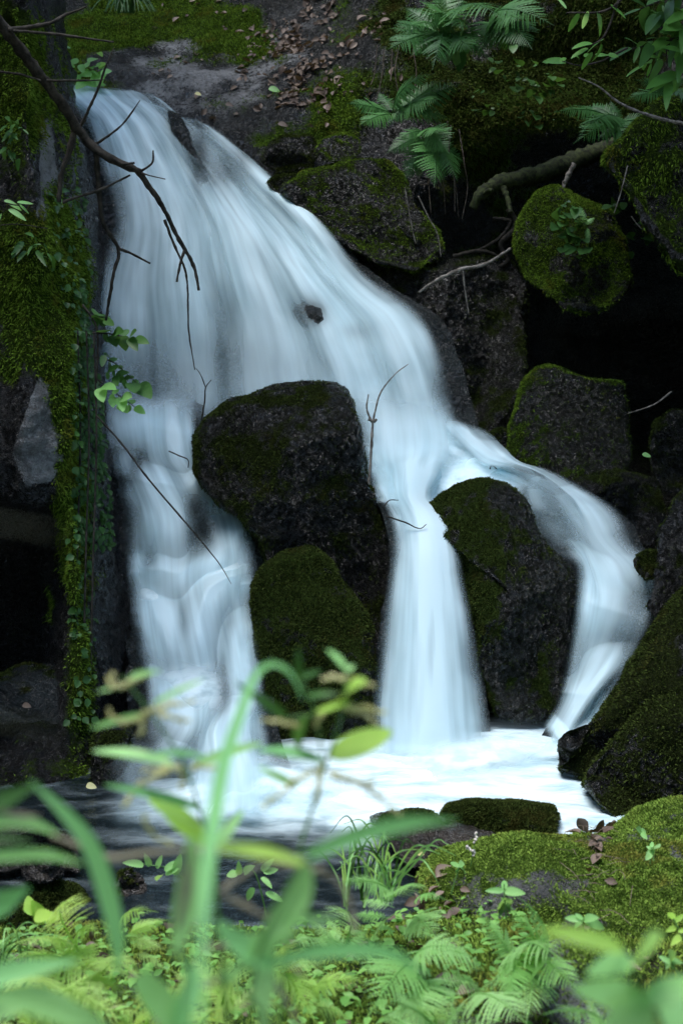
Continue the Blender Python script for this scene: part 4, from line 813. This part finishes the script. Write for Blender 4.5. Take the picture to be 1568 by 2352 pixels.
plant('seedling', 'tiny two-leaved seedling at the top of the moss bank', 'plant', 4.4, (1472,1922), stems=[([(1470,1925),(1472,1908)], (1,1))], leaves=[('ovateN',1472,1910,1462,1903,1),('ovateN',1472,1910,1485,1904,1),('ovateN',1472,1912,1483,1925,.8)])
plant('white_flower', 'small spray of white flowers at the edge of the wet brown slab', 'flower', 4.2, (1085,1985), stems=[([(1080,1990),(1086,1955),(1095,1915)], (1,1,.8))], spikes=[[(1094,1912),(1090,1935)],[(1072,1945),(1085,1955)],[(1086,1955),(1088,1965)]], spike_mat=WHITE, spike_r=4)
plant('seedling', 'low leafy plant among pine needles at the foot of the moss bank', 'plant', 3.2, (1340,2120), stems=[([(1340,2135),(1335,2110)], (1.5,1.5))],
  leaves=[('ovateN',1338,2112,1295,2108,.7),('ovateN',1338,2112,1320,2098,.8),('ovateN',1340,2112,1365,2105,.8),('ovateN',1340,2114,1395,2130,.7),('ovateN',1338,2116,1310,2128,.8)])
plant('seedling', 'bright pointed leaves at the right edge of the bank, upper of two sprigs', 'plant', 3.0, (1560,2170), stems=[([(1590,2200),(1560,2140),(1545,2110)], (2,2,1.5))],
  leaves=[('toothY',1545,2112,1535,2090,1),('toothY',1548,2118,1570,2100,.9),('toothY',1552,2130,1530,2138,.9),('toothY',1556,2140,1580,2135,.9),('toothY',1562,2150,1545,2165,.9)])
plant('seedling', 'pale leaf rosette at the right edge of the bank, lower of two sprigs', 'plant', 2.9, (1535,2215), stems=[([(1560,2240),(1540,2212)], (1.5,1.5))],
  leaves=[('toothN',1540,2212,1512,2195,.9),('toothN',1540,2212,1545,2188,.9),('toothN',1540,2212,1565,2205,.9),('toothN',1540,2212,1520,2220,.9),('toothN',1540,2214,1550,2228,.9)])
plant('seedling', 'round-leaved plant on the reddish stone at the foot of the left cliff', 'plant', 5.1, (90,1940), stems=[([(85,1945),(80,1925),(90,1915)], (1.5,1))],
  leaves=[('ovateD',75,1930,52,1918,1.3),('ovateD',80,1925,72,1910,1.3),('ovateD',88,1920,88,1903,1.3),('ovateD',92,1922,108,1912,1.3),('ovateD',95,1925,110,1925,1.3),('ovateD',90,1930,100,1942,1.3)])
plant('seedling', 'yellow green maple-like leaves on thin stalks by the round mossy stone', 'plant', 3.6, (105,2150), stems=[([(130,2190),(105,2140),(80,2095)], (2,1.5,1)), ([(130,2190),(110,2130)], (2,1.5))],
  leaves=[('toothY',75,2100,62,2058,1.5),('toothY',80,2105,115,2100,1.2),('toothY',80,2100,55,2085,1.2),('toothY',95,2125,85,2090,1.2),('toothY',105,2115,140,2100,1.2),('toothY',100,2105,75,2075,1.3)])
# thin grass by the slab
bl = []
for k in range(34):
    x0 = 850+J(60); y0 = 2060+J(35); h = prng.uniform(70,170); sx = J(110)
    bl.append(([(x0,y0,3.9+J(.15)),(x0+sx*.25,y0-h*.6,3.9),(x0+sx*.7,y0-h,3.85+J(.2)),(x0+sx*1.3,y0-h*.85+J(20),3.85+J(.2))], (5,5,4,1), LEAF if k % 3 else LEAF_D))
bl += [([(880,2060,3.9),(950,1985,3.8),(1000,1930,3.75),(1030,1942,3.7)], (4,5,4,1), LEAF), ([(880,2070,3.9),(960,1960,3.8),(1010,1960,3.7)], (4,4,1), LEAF), ([(870,2050,3.9),(955,1975,3.8),(990,2000,3.7),(1010,2040,3.7)], (5,5,4,1), LEAF)]
plant('grass_tuft', 'tuft of thin arching grass at the water edge left of the brown slab', 'grass', 3.9, (860,2075), blades_=bl)
bl = []
for k in range(26):
    x0 = 20+J(50); y0 = 2260+J(30); sx = J(100); h = prng.uniform(60,130)
    bl.append(([(x0,y0,3.5),(x0+sx*.3,y0-h*.7,3.5),(x0+sx*.8,y0-h,3.5+J(.1)),(x0+sx*1.4,y0-h*.8,3.5)], (4,5,4,1), LEAF if k % 2 else LEAF_D))
plant('grass_tuft', 'thin arching grass among the ferns at the left edge', 'grass', 3.5, (20,2270), blades_=bl)
bl = []
for k in range(26):
    x0 = 290+J(18); y0 = 30; sx = J(45); h = prng.uniform(25,50)
    bl.append(([(x0,y0,11.6),(x0+sx*.4,y0-h,11.55),(x0+sx*1.2,y0-h*.8,11.5),(x0+sx*1.8,y0-h*.1,11.45)], (4,4,3,1), LEAF_D))
plant('grass_tuft', 'grass tuft on top of the mossy slope above the falls', 'grass', 11.6, (290,40), blades_=bl)
# leafy branches at the top right
lv = compound(1290,25,1440,60,'lanceM',6,70,.8)+compound(1310,95,1400,180,'lanceD',4,60,1.1)
plant('leafy_branch', 'bright blurred leafy branch hanging at the top right', 'branch', 5.6, (1450,-40), stem_mat=BARK, stems=[([(1470,-60),(1400,20),(1300,30)], (4,3,1.5)), ([(1420,0),(1380,90),(1310,110)], (3,2,1))],
  leaves=[('lanceN',1300,20,1278,-10,1.4),('lanceM',1330,30,1300,75,1.3),('lanceN',1350,25,1335,70,1.3),('lanceM',1370,25,1390,80,1.3),('lanceM',1385,90,1340,120,1.4),('lanceM',1360,100,1320,95,1.4),('lanceM',1350,110,1310,130,1.3),('lanceM',1380,100,1370,150,1.4),('lanceM',1400,10,1440,40,1.4),('lanceN',1400,0,1380,-30,1.4),('lanceM',1360,120,1330,160,1.3)])
plant('leafy_branch', 'thin branch with five oval leaves reaching left under the bright branch', 'branch', 6.6, (1420,130), stem_mat=BARK, stems=[([(1440,110),(1380,140),(1330,150),(1290,140)], (2.5,2,1))],
  leaves=[('ovateM',1300,142,1245,140,.9),('ovateM',1285,142,1300,130,1.0),('ovateM',1330,135,1318,122,1.2),('ovateM',1340,130,1360,122,1.1),('ovateM',1370,130,1400,120,1.1),('ovateM',1395,125,1420,130,1.0)])
lv = []
for (a, b, c, d) in ((1568,-10,1470,20),(1590,50,1500,30),(1590,80,1450,110),(1600,110,1480,150),(1600,20,1530,100),(1590,160,1530,190)): lv += compound(a, b, c, d, 'lanceM' if prng.random() < .6 else 'lanceD', 5, 42, 1.0)
plant('leafy_branch', 'feathery compound leaves filling the top right corner', 'branch', 6.9, (1600,40), stem_mat=BARK, stems=[([(1640,60),(1568,-10),(1470,20)], (4,3,1)), ([(1640,60),(1590,80),(1450,112)], (4,3,1)), ([(1640,90),(1540,90),(1530,160)], (4,2,1))], leaves=lv, dy=.3)
plant('seedling', 'heart-leaved climber hanging below the top fern', 'plant', 9.5, (1050,110), stems=[([(1060,60),(1055,100),(1045,140)], (2,2,1))], leaves=[('ovateM',1055,95,1048,150,1.2),('ovateM',1075,90,1070,118,1.2),('ovateD',1030,110,1020,150,1.2),('ovateD',1065,120,1050,165,1.2)])
def scatter_plant(label, Y, spots, key, base, name='ground_creeper', L=20):
    lv = []
    for (x, y, r, n) in spots:
        for _ in range(n):
            a = prng.uniform(0, 6.28); q = r*math.sqrt(prng.random()); bx, by = x+q*math.cos(a), y+q*math.sin(a)
            lv.append((key, bx, by, bx+J(L), by+prng.uniform(-.2,.9)*L, prng.uniform(.9,1.3)))
    return plant(name, label, 'plant', Y, base, leaves=lv, dy=.12)
scatter_plant('small bright creeping leaves on the face of the mossy boulder beside the cave', 8.5, [(1310,520,35,30),(1325,570,30,22),(1300,480,25,10)], 'ovateD', (1310,560), L=15)
scatter_plant('pale leafy plants on the mossy slope at the top left', 10.6, [(150,150,45,16),(200,150,40,14),(230,180,40,14),(130,190,40,12)], 'ovateN', (180,190), L=26)
scatter_plant('dark round-leaved creeper on the shaded bank below the top ferns', 9.9, [(1180,150,60,22),(1240,230,60,24),(1110,230,40,10),(1260,180,40,14)], 'ovateD', (1200,250), L=13)
scatter_plant('dark leaves in the gap under the moss-draped overhang', 9.0, [(1460,540,40,14),(1490,330,40,14),(1420,470,20,8)], 'ovateD', (1460,540), L=20)
plant('seedling', 'light leaves on thin twigs in front of the grey rock at the left edge', 'plant', 6.2, (20,470), stem_mat=BARK, stems=[([(-30,450),(30,470),(80,470)], (2,1.5,1)), ([(-20,520),(40,515),(110,525)], (1.5,1,1))],
  leaves=[('lanceN',10,460,50,475,1.6),('lanceN',40,465,78,465,1.5),('lanceN',45,470,70,490,1.5),('lanceN',20,480,60,500,1.5),('lanceN',0,450,-30,470,1.5),('lanceN',5,490,-10,520,1.5)])
scatter_plant('fresh ferny leaves on the moss at the far left edge', 6.5, [(20,290,25,12),(40,310,25,8),(30,350,20,6),(60,560,30,10),(95,570,25,8)], 'lanceD', (20,330), L=26)
# ivy on the cliff corner
t = thing('ivy', 'green ivy-like climber covering the cliff corner beside the falls', 'climber', at(190,1200,6.5))
mb = MB(); V, Q, N, mo = SURF['mossy_cliff']; px, py = to_px(V)
P, Nn = sample(V, Q, ((px > 168)*(px < 250)*(py > 640)*(py < 1260)*(px < 180+(py-600)*.12)).astype(float), 900, 91)
P2, N2 = sample(V, Q, ((px > 160)*(px < 215)*(py > 1200)*(py < 1660)).astype(float), 90, 92)
P3_, N3 = sample(V, Q, ((px > 120)*(px < 200)*(py > 440)*(py < 700)).astype(float), 110, 93)
for P_, N_ in ((P, Nn), (P2, N2), (P3_, N3)):
    for p, n in zip(P_, N_):
        d = Vector((J(1), -.4+J(.4), -.5+J(.7))).normalized(); nn = (Vector(n)*.6+Vector((0,-.5,.5+J(.4)))+Vector((J(.4),J(.4),J(.4)))).normalized()
        x = d.cross(nn).normalized(); d = nn.cross(x); L = prng.uniform(.02,.048)
        p = Vector(p)+nn*.02
        s = np.linspace(0,1,6); w = np.array([.05,.42,.5,.42,.25,0])*L*.85
        rows = [[p+d*(q*L)-x*ww+nn*(ww*.3), p+d*(q*L)-nn*(q*q*L*.2), p+d*(q*L)+x*ww+nn*(ww*.3)] for q, ww in zip(s, w)]
        mb.add(np.array([[list(c) for c in r] for r in rows]).reshape(-1,3), grid_faces(3,6), tone=prng.random())
mb.build('foliage', LEAF_D, t)
mb = MB()
for x0 in (185,205,222): px_tube(mb, [(x0-15,1650,6.35),(x0-8,1300,6.5),(x0,1000,6.7),(x0-6,760,6.75)], (3,2.5,2), seed=x0)
mb.build('stem', BARK, t)

MOSSBARK = bark_mat('mossy_bark', (.005,.007,.003), (.035,.048,.014))
BARK_M = bark_mat('brown_root', (.03,.024,.018), (.12,.10,.08))
# ------------------------------------------------------------------ dead branches, twigs, log, roots, leaf litter
def branch(name, label, cat, Y, parts, mat, base=None):
    t = thing(name, label, cat, at(*(base or parts[0][1][0][:2]), Y))
    for nm, path, rad in parts:
        mb = MB(); px_tube(mb, [(q[0]+J(1), q[1]+J(1), q[2] if len(q) > 2 else Y) for q in path], rad, 50, 7, 1.0, seed=prng.randrange(99)); mb.build(nm, mat, t)
    return t
branch('fallen_branch', 'long dark forked dead branch leaning across the top left in front of the falls', 'branch', 6.0, [
 ('bough', [(-60,-10,5.6),(0,55,5.7),(60,130,5.8),(130,220,5.9),(190,310,6.0),(240,355,6.0),(322,396,6.05)], (15,14,12.5,11.5,10,8)),
 ('limb', [(318,392,6.05),(370,470,6.1),(400,530,6.15),(440,600,6.2),(450,630,6.2),(457,668,6.2)], (7,6,5,4,3)),
 ('limb', [(222,348,6.0),(226,420,6.05),(238,510,6.1),(272,572,6.15),(262,630,6.15),(243,735,6.2)], (6,6,5,4,4,3)),
 ('twig', [(272,570,6.15),(300,580,6.2),(346,605,6.25)], (4,3,2)),
 ('twig', [(378,505,6.1),(400,560,6.12),(425,620,6.12),(432,680,6.12),(434,760,6.12),(448,850,6.12)], (3.5,3,2.5,2,2,1)),
 ('twig', [(425,575,6.1),(414,610,6.1),(407,648,6.1)], (3.5,3,2.5)),
 ('twig', [(185,290,6.0),(222,215,5.95),(245,150,5.9),(262,110,5.9)], (4,3,2.5,1)),
 ('twig', [(222,330,6.0),(270,295,5.95),(300,262,5.9),(322,230,5.9)], (3,2.5,2,1)),
 ('twig', [(322,394,6.05),(350,375,6.0),(353,345,6.0)], (3,2.5,1.5)),
 ('twig', [(240,355,6.0),(280,375,6.0),(310,373,6.0)], (5,4,3)),
 ('twig', [(322,396,6.05),(350,405,6.0),(381,411,6.0)], (2,1.5,1)),
 ('twig', [(170,300,6.0),(160,350,6.0),(142,400,6.0),(137,465,6.0)], (8,7,6,5)),
 ('twig', [(145,465,6.0),(180,452,6.0),(225,438,6.0),(300,402,6.05)], (4,3,3,2)),
 ('twig', [(20,68,5.7),(110,55,5.75),(150,35,5.8),(200,14,5.8)], (5,5,4,2)),
 ('twig', [(30,70,5.7),(130,78,5.75),(262,97,5.8)], (4,3,2)),
 ('twig', [(100,184,5.85),(170,185,5.85),(240,184,5.9)], (3,2.5,1)),
 ('twig', [(0,165,5.8),(50,172,5.8),(95,185,5.8)], (3,2.5,2))], BARK)
branch('dead_stalk', 'thin forked stalk standing beside the large black boulder', 'twig', 7.0, [('twig', [(848,1112),(853,1040),(855,970)], (3.5,3,3)), ('twig', [(855,972),(843,940),(846,905)], (2.5,2,1.5)), ('twig', [(855,968),(872,905),(905,860),(938,836)], (2.5,2,1.5,.8)), ('twig', [(846,962),(858,968),(866,962)], (4,5,3))], BARK_L)
branch('dead_stalk', 'long thin stalk leaning down across the left cascade from the cliff', 'twig', 6.3, [('stalk', [(222,955),(280,1020),(345,1105),(430,1205),(500,1290),(532,1342)], (2.2,2.5,2.2,2,1.5,.6))], BARK)
branch('dead_twig', 'small bare twig caught in the stream behind the tall mossy boulder', 'twig', 7.75, [('twig', [(1122,1085),(1128,1068),(1142,1080),(1150,1090)], (1.5,1.5,1))], BARK)
branch('dead_twig', 'thin twig poking out over the lip of the middle fall', 'twig', 6.9, [('twig', [(885,1185),(930,1200),(962,1214),(978,1205)], (2,1.8,1)), ('twig', [(882,1162),(895,1150),(915,1148)], (1.5,1.2,1))], BARK)
branch('dead_twig', 'thin twig rising from the left shoulder of the large black boulder', 'twig', 7.2, [('twig', [(464,965),(470,920),(472,890),(485,872)], (2,1.8,1)), ('twig', [(472,890),(462,862),(450,845)], (1.5,1,.7)), ('twig', [(388,1035),(412,1046),(432,1056),(432,1075)], (1.5,1.5,1))], BARK)
branch('dead_branch', 'pale crooked twig lying on the sloping wet rock', 'branch', 8.6, [('limb', [(962,672),(1000,645),(1060,618),(1110,608),(1172,570)], (3,3.5,4,4,3)), ('twig', [(1063,622),(1068,665),(1077,722)], (2.5,2,1.5))], BARK_L)
branch('fallen_log', 'mossy fallen log bridging the dark gully above the sloping wet rock', 'log', 9.4, [('trunk', [(1085,480,9.3),(1105,445,9.3),(1160,418,9.4),(1230,402,9.6),(1320,370,9.8),(1420,330,10.1)], (10,16,20,22,22,18)), ('stub', [(1155,430,9.3),(1165,460,9.25),(1172,490,9.2)], (7,6,5)), ('stub', [(1100,450,9.3),(1120,438,9.25),(1130,436,9.2)], (6,5,4))], MOSSBARK)
branch('root', 'twisted roots hanging beneath the mossy log', 'root', 9.3, [('root', [(1165,480),(1185,520),(1150,560),(1165,600),(1120,620)], (7,8,7,5,4)), ('root', [(1130,500),(1170,510),(1150,545),(1100,575)], (4,5,4,3)), ('root', [(1040,590),(1100,575),(1150,590)], (4,5,3))], BARK)
branch('dead_branch', 'short broken pale stick standing behind the mossy boulder', 'stick', 9.1, [('stick', [(1292,432),(1303,408),(1318,376)], (5,6,6))], BARK_L)
branch('dead_branch', 'slender bare branch arching across the top right in front of the dark bank', 'branch', 8.0, [('limb', [(1328,178),(1375,200),(1420,235),(1480,262),(1568,284),(1640,290)], (1.5,2,3,3.5,4,4))], BARK_L)
branch('vine', 'thin dry vine hanging down the right of the wet boulder', 'vine', 8.9, [('stem', [(960,450),(985,500),(1005,540),(1012,590)], (1.5,1.5,1)), ('stem', [(930,430),(945,520),(955,560)], (1,1,1))], BARK_L)
branch('vine', 'thin bare vine beside the cave at the right edge', 'vine', 8.3, [('stem', [(1440,380),(1425,440),(1410,490)], (1.5,1.5,1)), ('stem', [(1448,498),(1480,530),(1560,560)], (1.2,1.2,1)), ('stem', [(1540,900),(1500,930),(1440,950)], (2,2,1))], BARK_L)
branch('root', 'thin roots and dry grass hanging below the drooping fern', 'root', 9.5, [('root', [(1010+dx,290+J(15),9.5),(1012+dx*1.1+J(8),360+J(12),9.5+J(.1)),(1012+dx*1.2+J(12),420+J(30),9.45),(1016+dx*1.2+J(14),470+J(50),9.4+J(.1))], (1.2,1.6,.8)) for dx in (-15,-3,8,25,44,-32,16)], BARK_M)
branch('root', 'pale thin roots hanging from the bank under the top fern', 'root', 9.9, [('root', [(890+dx,110+J(14),9.9),(888+dx+J(8),165+J(14),9.85),(884+dx+J(14),225+J(40),9.8)], (1,1.3,.7)) for dx in (-24,-8,10,26,60)], BARK_M)
def litter(name, label_kind, P, N, size, seed, mat=DEAD):
    r = np.random.default_rng(seed); n = len(P); mb = MB()
    for k in range(n):
        nn = Vector(N[k]) + Vector(r.normal(size=3)*.35); nn.normalize(); d = Vector(r.normal(size=3)); x = d.cross(nn).normalized(); d = nn.cross(x); L = size*(.5+r.random())
        p = Vector(P[k])+nn*.012; s = np.linspace(0,1,6); w = np.array([.03,.22,.3,.27,.16,0])*L; cu = r.normal()*.5
        rows = [[p+d*(q*L)-x*ww+nn*(ww*.7+cu*q*q*L*.5), p+d*(q*L)+nn*(cu*q*q*L*.4), p+d*(q*L)+x*ww+nn*(ww*.7+cu*q*q*L*.5)] for q, ww in zip(s, w)]
        mb.add(np.array([[list(c) for c in q] for q in rows]).reshape(-1,3), grid_faces(3,6), tone=r.random())
    return tag(mb.build(name, mat), kind='stuff')
V, Q, N, mo = SURF['hillside']; px, py = to_px(V)
P, Nn = sample(V, Q, (blob(px,py,680,120,75,70)+.7*blob(px,py,720,210,60,50)+.5*blob(px,py,760,50,80,60))*sstep(.42,.62,fbm(V*5,3,77))+.02*((px>330)&(px<950)&(py>-20)&(py<300)), 520, 95); litter('leaf_litter', '', P, Nn, .055, 96)
V, Q, N, mo = SURF['ground']; px, py = to_px(V)
P, Nn = sample(V, Q, ((px>-100)&(px<1700)&(py>2050)&(py<2420)).astype(float), 160, 97); litter('bank_litter', '', P, Nn, .055, 98)
V, Q, N, mo = SURF['wide bright moss bank rock at the lower right']; px, py = to_px(V)
P, Nn = sample(V, Q, blob(px,py,1365,1970,22,60)*((py>1890)) + .8*blob(px,py,1320,2150,60,25)+.7*blob(px,py,990,2090,50,40), 70, 99); litter('dry_leaves', '', P, Nn, .05, 100)
mb = MB(); r = np.random.default_rng(3)
P, Nn = sample(V, Q, blob(px,py,1360,2000,40,80)+.5*blob(px,py,1350,2170,80,60)+.3*blob(px,py,1420,2080,60,60), 55, 101)
for p, n in zip(P, Nn):
    d = np.cross(n, r.normal(size=3)); d /= np.linalg.norm(d); L = .02+.035*r.random(); c = p+n*.022
    mb.tube([c-d*L, c+n*.008, c+d*L], 0.0009, 4, tone=r.random())
tag(mb.build('pine_needles', DEAD), kind='stuff')
for lab, x, y, Y, L, mat, nm in (('pale green fallen leaf on the wet slab above the falls', 630, 205, 10.85, 26, LEAF, 'fallen_leaf'), ('yellowish fallen leaf on the rock just above the water', 455, 215, 10.6, 14, FLOWER, 'fallen_leaf'), ('pinkish fallen leaf on the rock above the secondary fall', 527, 240, 10.5, 18, DEAD, 'fallen_leaf'), ('tan fallen leaf on the dark rock left of the wet boulder', 650, 285, 10.15, 22, DEAD, 'fallen_leaf'),
     ('pale leaf stuck upright at the foot of the left cliff', 210, 1805, 5.85, 22, FLOWER, 'fallen_leaf'), ('brown curled leaf on the grey ledge', 62, 1620, 6.15, 18, DEAD, 'fallen_leaf'), ('bright green leaf caught between the dark boulders at the right', 1484, 1045, 7.9, 20, LEAF, 'fallen_leaf'), ('pale leaf lying on the wet brown slab', 965, 1960, 4.75, 16, FLOWER, 'fallen_leaf')):
    me = leaf_shape('fallen_leaf', mat, .6, .15, .15, .42)
    o = place(me, nm, None, at(x-L*.5, y-L*.1, Y), at(x+L*.5, y+L*.15, Y-.02), 1.0, (0,-.8,.6)); tag(o, lab, 'leaf')
# unseen crowns added above the frame to shade the bank at the back
def shade_tree(label, X, Y, zb, zt, R, n, seed, lx=.3, ly=.2, vf=.5, ls=1.0):
    r = np.random.default_rng(seed); t = thing('shade_tree', label, 'shade_tree', (X, Y, zb))
    mb = MB(); h = np.linspace(0,1,12)[:,None]; mb.tube(np.array([[X,Y,zb]])+h**1.5*np.array([[lx,ly,0]])+h*np.array([[0,0,zt-zb]])+.1*np.sin(h*5), np.linspace(.22,.06,12), 9)
    for k in range(9):
        a = k*2.4; z = zb+(zt-zb)*(.55+.04*k); mb.tube(np.array([[X+lx*((z-zb)/(zt-zb))**1.5,Y+ly*((z-zb)/(zt-zb))**1.5,z]])+np.linspace(0,1,6)[:,None]*np.array([[R*.8*math.cos(a),R*.8*math.sin(a),.6]]), np.linspace(.06,.015,6), 6)
    mb.build('trunk', BARK, t)
    d = r.normal(size=(n,3)); d /= np.linalg.norm(d, axis=1, keepdims=True); rad = r.random((n,1))**.4
    P = np.array([X+lx,Y+ly,zt-.3*R]) + d*rad*np.array([R,R,R*vf]); P = P[fbm(P*.9,3,seed) > .42]
    m = len(P); s = (.10+.10*r.random((m,1)))*ls; a = r.normal(size=(m,3)); a /= np.linalg.norm(a, axis=1, keepdims=True); b = np.cross(a, r.normal(size=(m,3))+[0,0,1.5]); b /= np.linalg.norm(b, axis=1, keepdims=True)
    Vv = np.stack([P-a*s, P+b*s*.5, P+a*s, P-b*s*.5], 1).reshape(-1,3)
    obj('crown', Vv, np.arange(m*4).reshape(-1,4), LEAF_D, t, attrs={'tone': np.repeat(r.random(m), 4)})
for k, (X, Y, zb, zt, R) in enumerate(((4.6,8.6,1.5,7.2,3.0),(2.6,12.5,4.0,8.6,3.0),(5.5,12.0,4,9,3),(-1.5,14.5,5.2,9.6,3.0),(-5.2,10.5,4.0,8.4,2.8),(4.5,5.2,.6,7.0,2.4),)):
    shade_tree(('unseen leafy crown added to shade the cave on the right','unseen leafy crown added to shade the bank behind the ferns','tall unseen crown added for shade behind the overhanging rock','unseen leafy crown added for shade above the top of the falls','unseen leafy crown added for shade on top of the left cliff','unseen leafy crown added for shade beside the broad sloping boulder')[k], X, Y, zb, zt, R, 5200, 200+k)

shade_tree('unseen leafy crown added to shade the pool from the right bank', 4.6, 6.4, 1.0, 8.2, 2.5, 3600, 232, -2.9, .2)  # unseen, added to keep the pool and falls in shade

for k, (X, Y, zt, R) in enumerate(((-7,-4,8,3.4),(-3,-6.5,9,3.6),(1.5,-7,8.5,3.6),(5.5,-5.5,9,3.5),(8.2,-.5,9,3.6),(-8.5,1.5,9,3.6),(8.5,3.8,9.5,3.2))):  # unseen row added around the camera to block the low sky
    shade_tree(('dense unseen crown added to block sky behind the camera on the left','dense unseen crown added to block sky behind the camera left of the middle','dense unseen crown added to block sky right behind the camera','dense unseen crown added to block sky behind the camera on the right','dense unseen crown added to block sky right of the camera','dense unseen crown added to block sky left of the camera','dense unseen crown added to block sky beyond the right bank')[k], X, Y, .5, zt, R, 4200, 260+k, vf=1.15, ls=1.8)
V, Q, N, mo = SURF['ground']; px, py = to_px(V); r = np.random.default_rng(12)
P, Nn = sample(V, Q, ((V[:,1] > 2.6)&(V[:,1] < 4.25)&(px > -150)&(px < 1250)).astype(float), 1500, 301)
mb = MB()
for p, n in zip(P, Nn):
    a = r.uniform(0, 6.28); d = Vector((math.cos(a), math.sin(a), r.uniform(-.2,.5))).normalized(); nn = (Vector((0,0,1))+Vector(r.normal(size=3))*.35).normalized()
    x = d.cross(nn).normalized(); nn = x.cross(d); L = r.uniform(.014,.042); p = Vector(p)+Vector((0,0,r.uniform(.01,.07)))
    s = np.linspace(0,1,5); w = np.array([.03,.26,.28,.16,0])*L
    rows = [[p+d*(q_*L)-x*ww+nn*(ww*.3-q_*q_*L*.25), p+d*(q_*L)-nn*(q_*q_*L*.25), p+d*(q_*L)+x*ww+nn*(ww*.3-q_*q_*L*.25)] for q_, ww in zip(s, w)]
    mb.add(np.array([[list(c) for c in k] for k in rows]).reshape(-1,3), grid_faces(3,5), tone=r.random())
tag(mb.build('undergrowth', LEAF_U), kind='stuff')
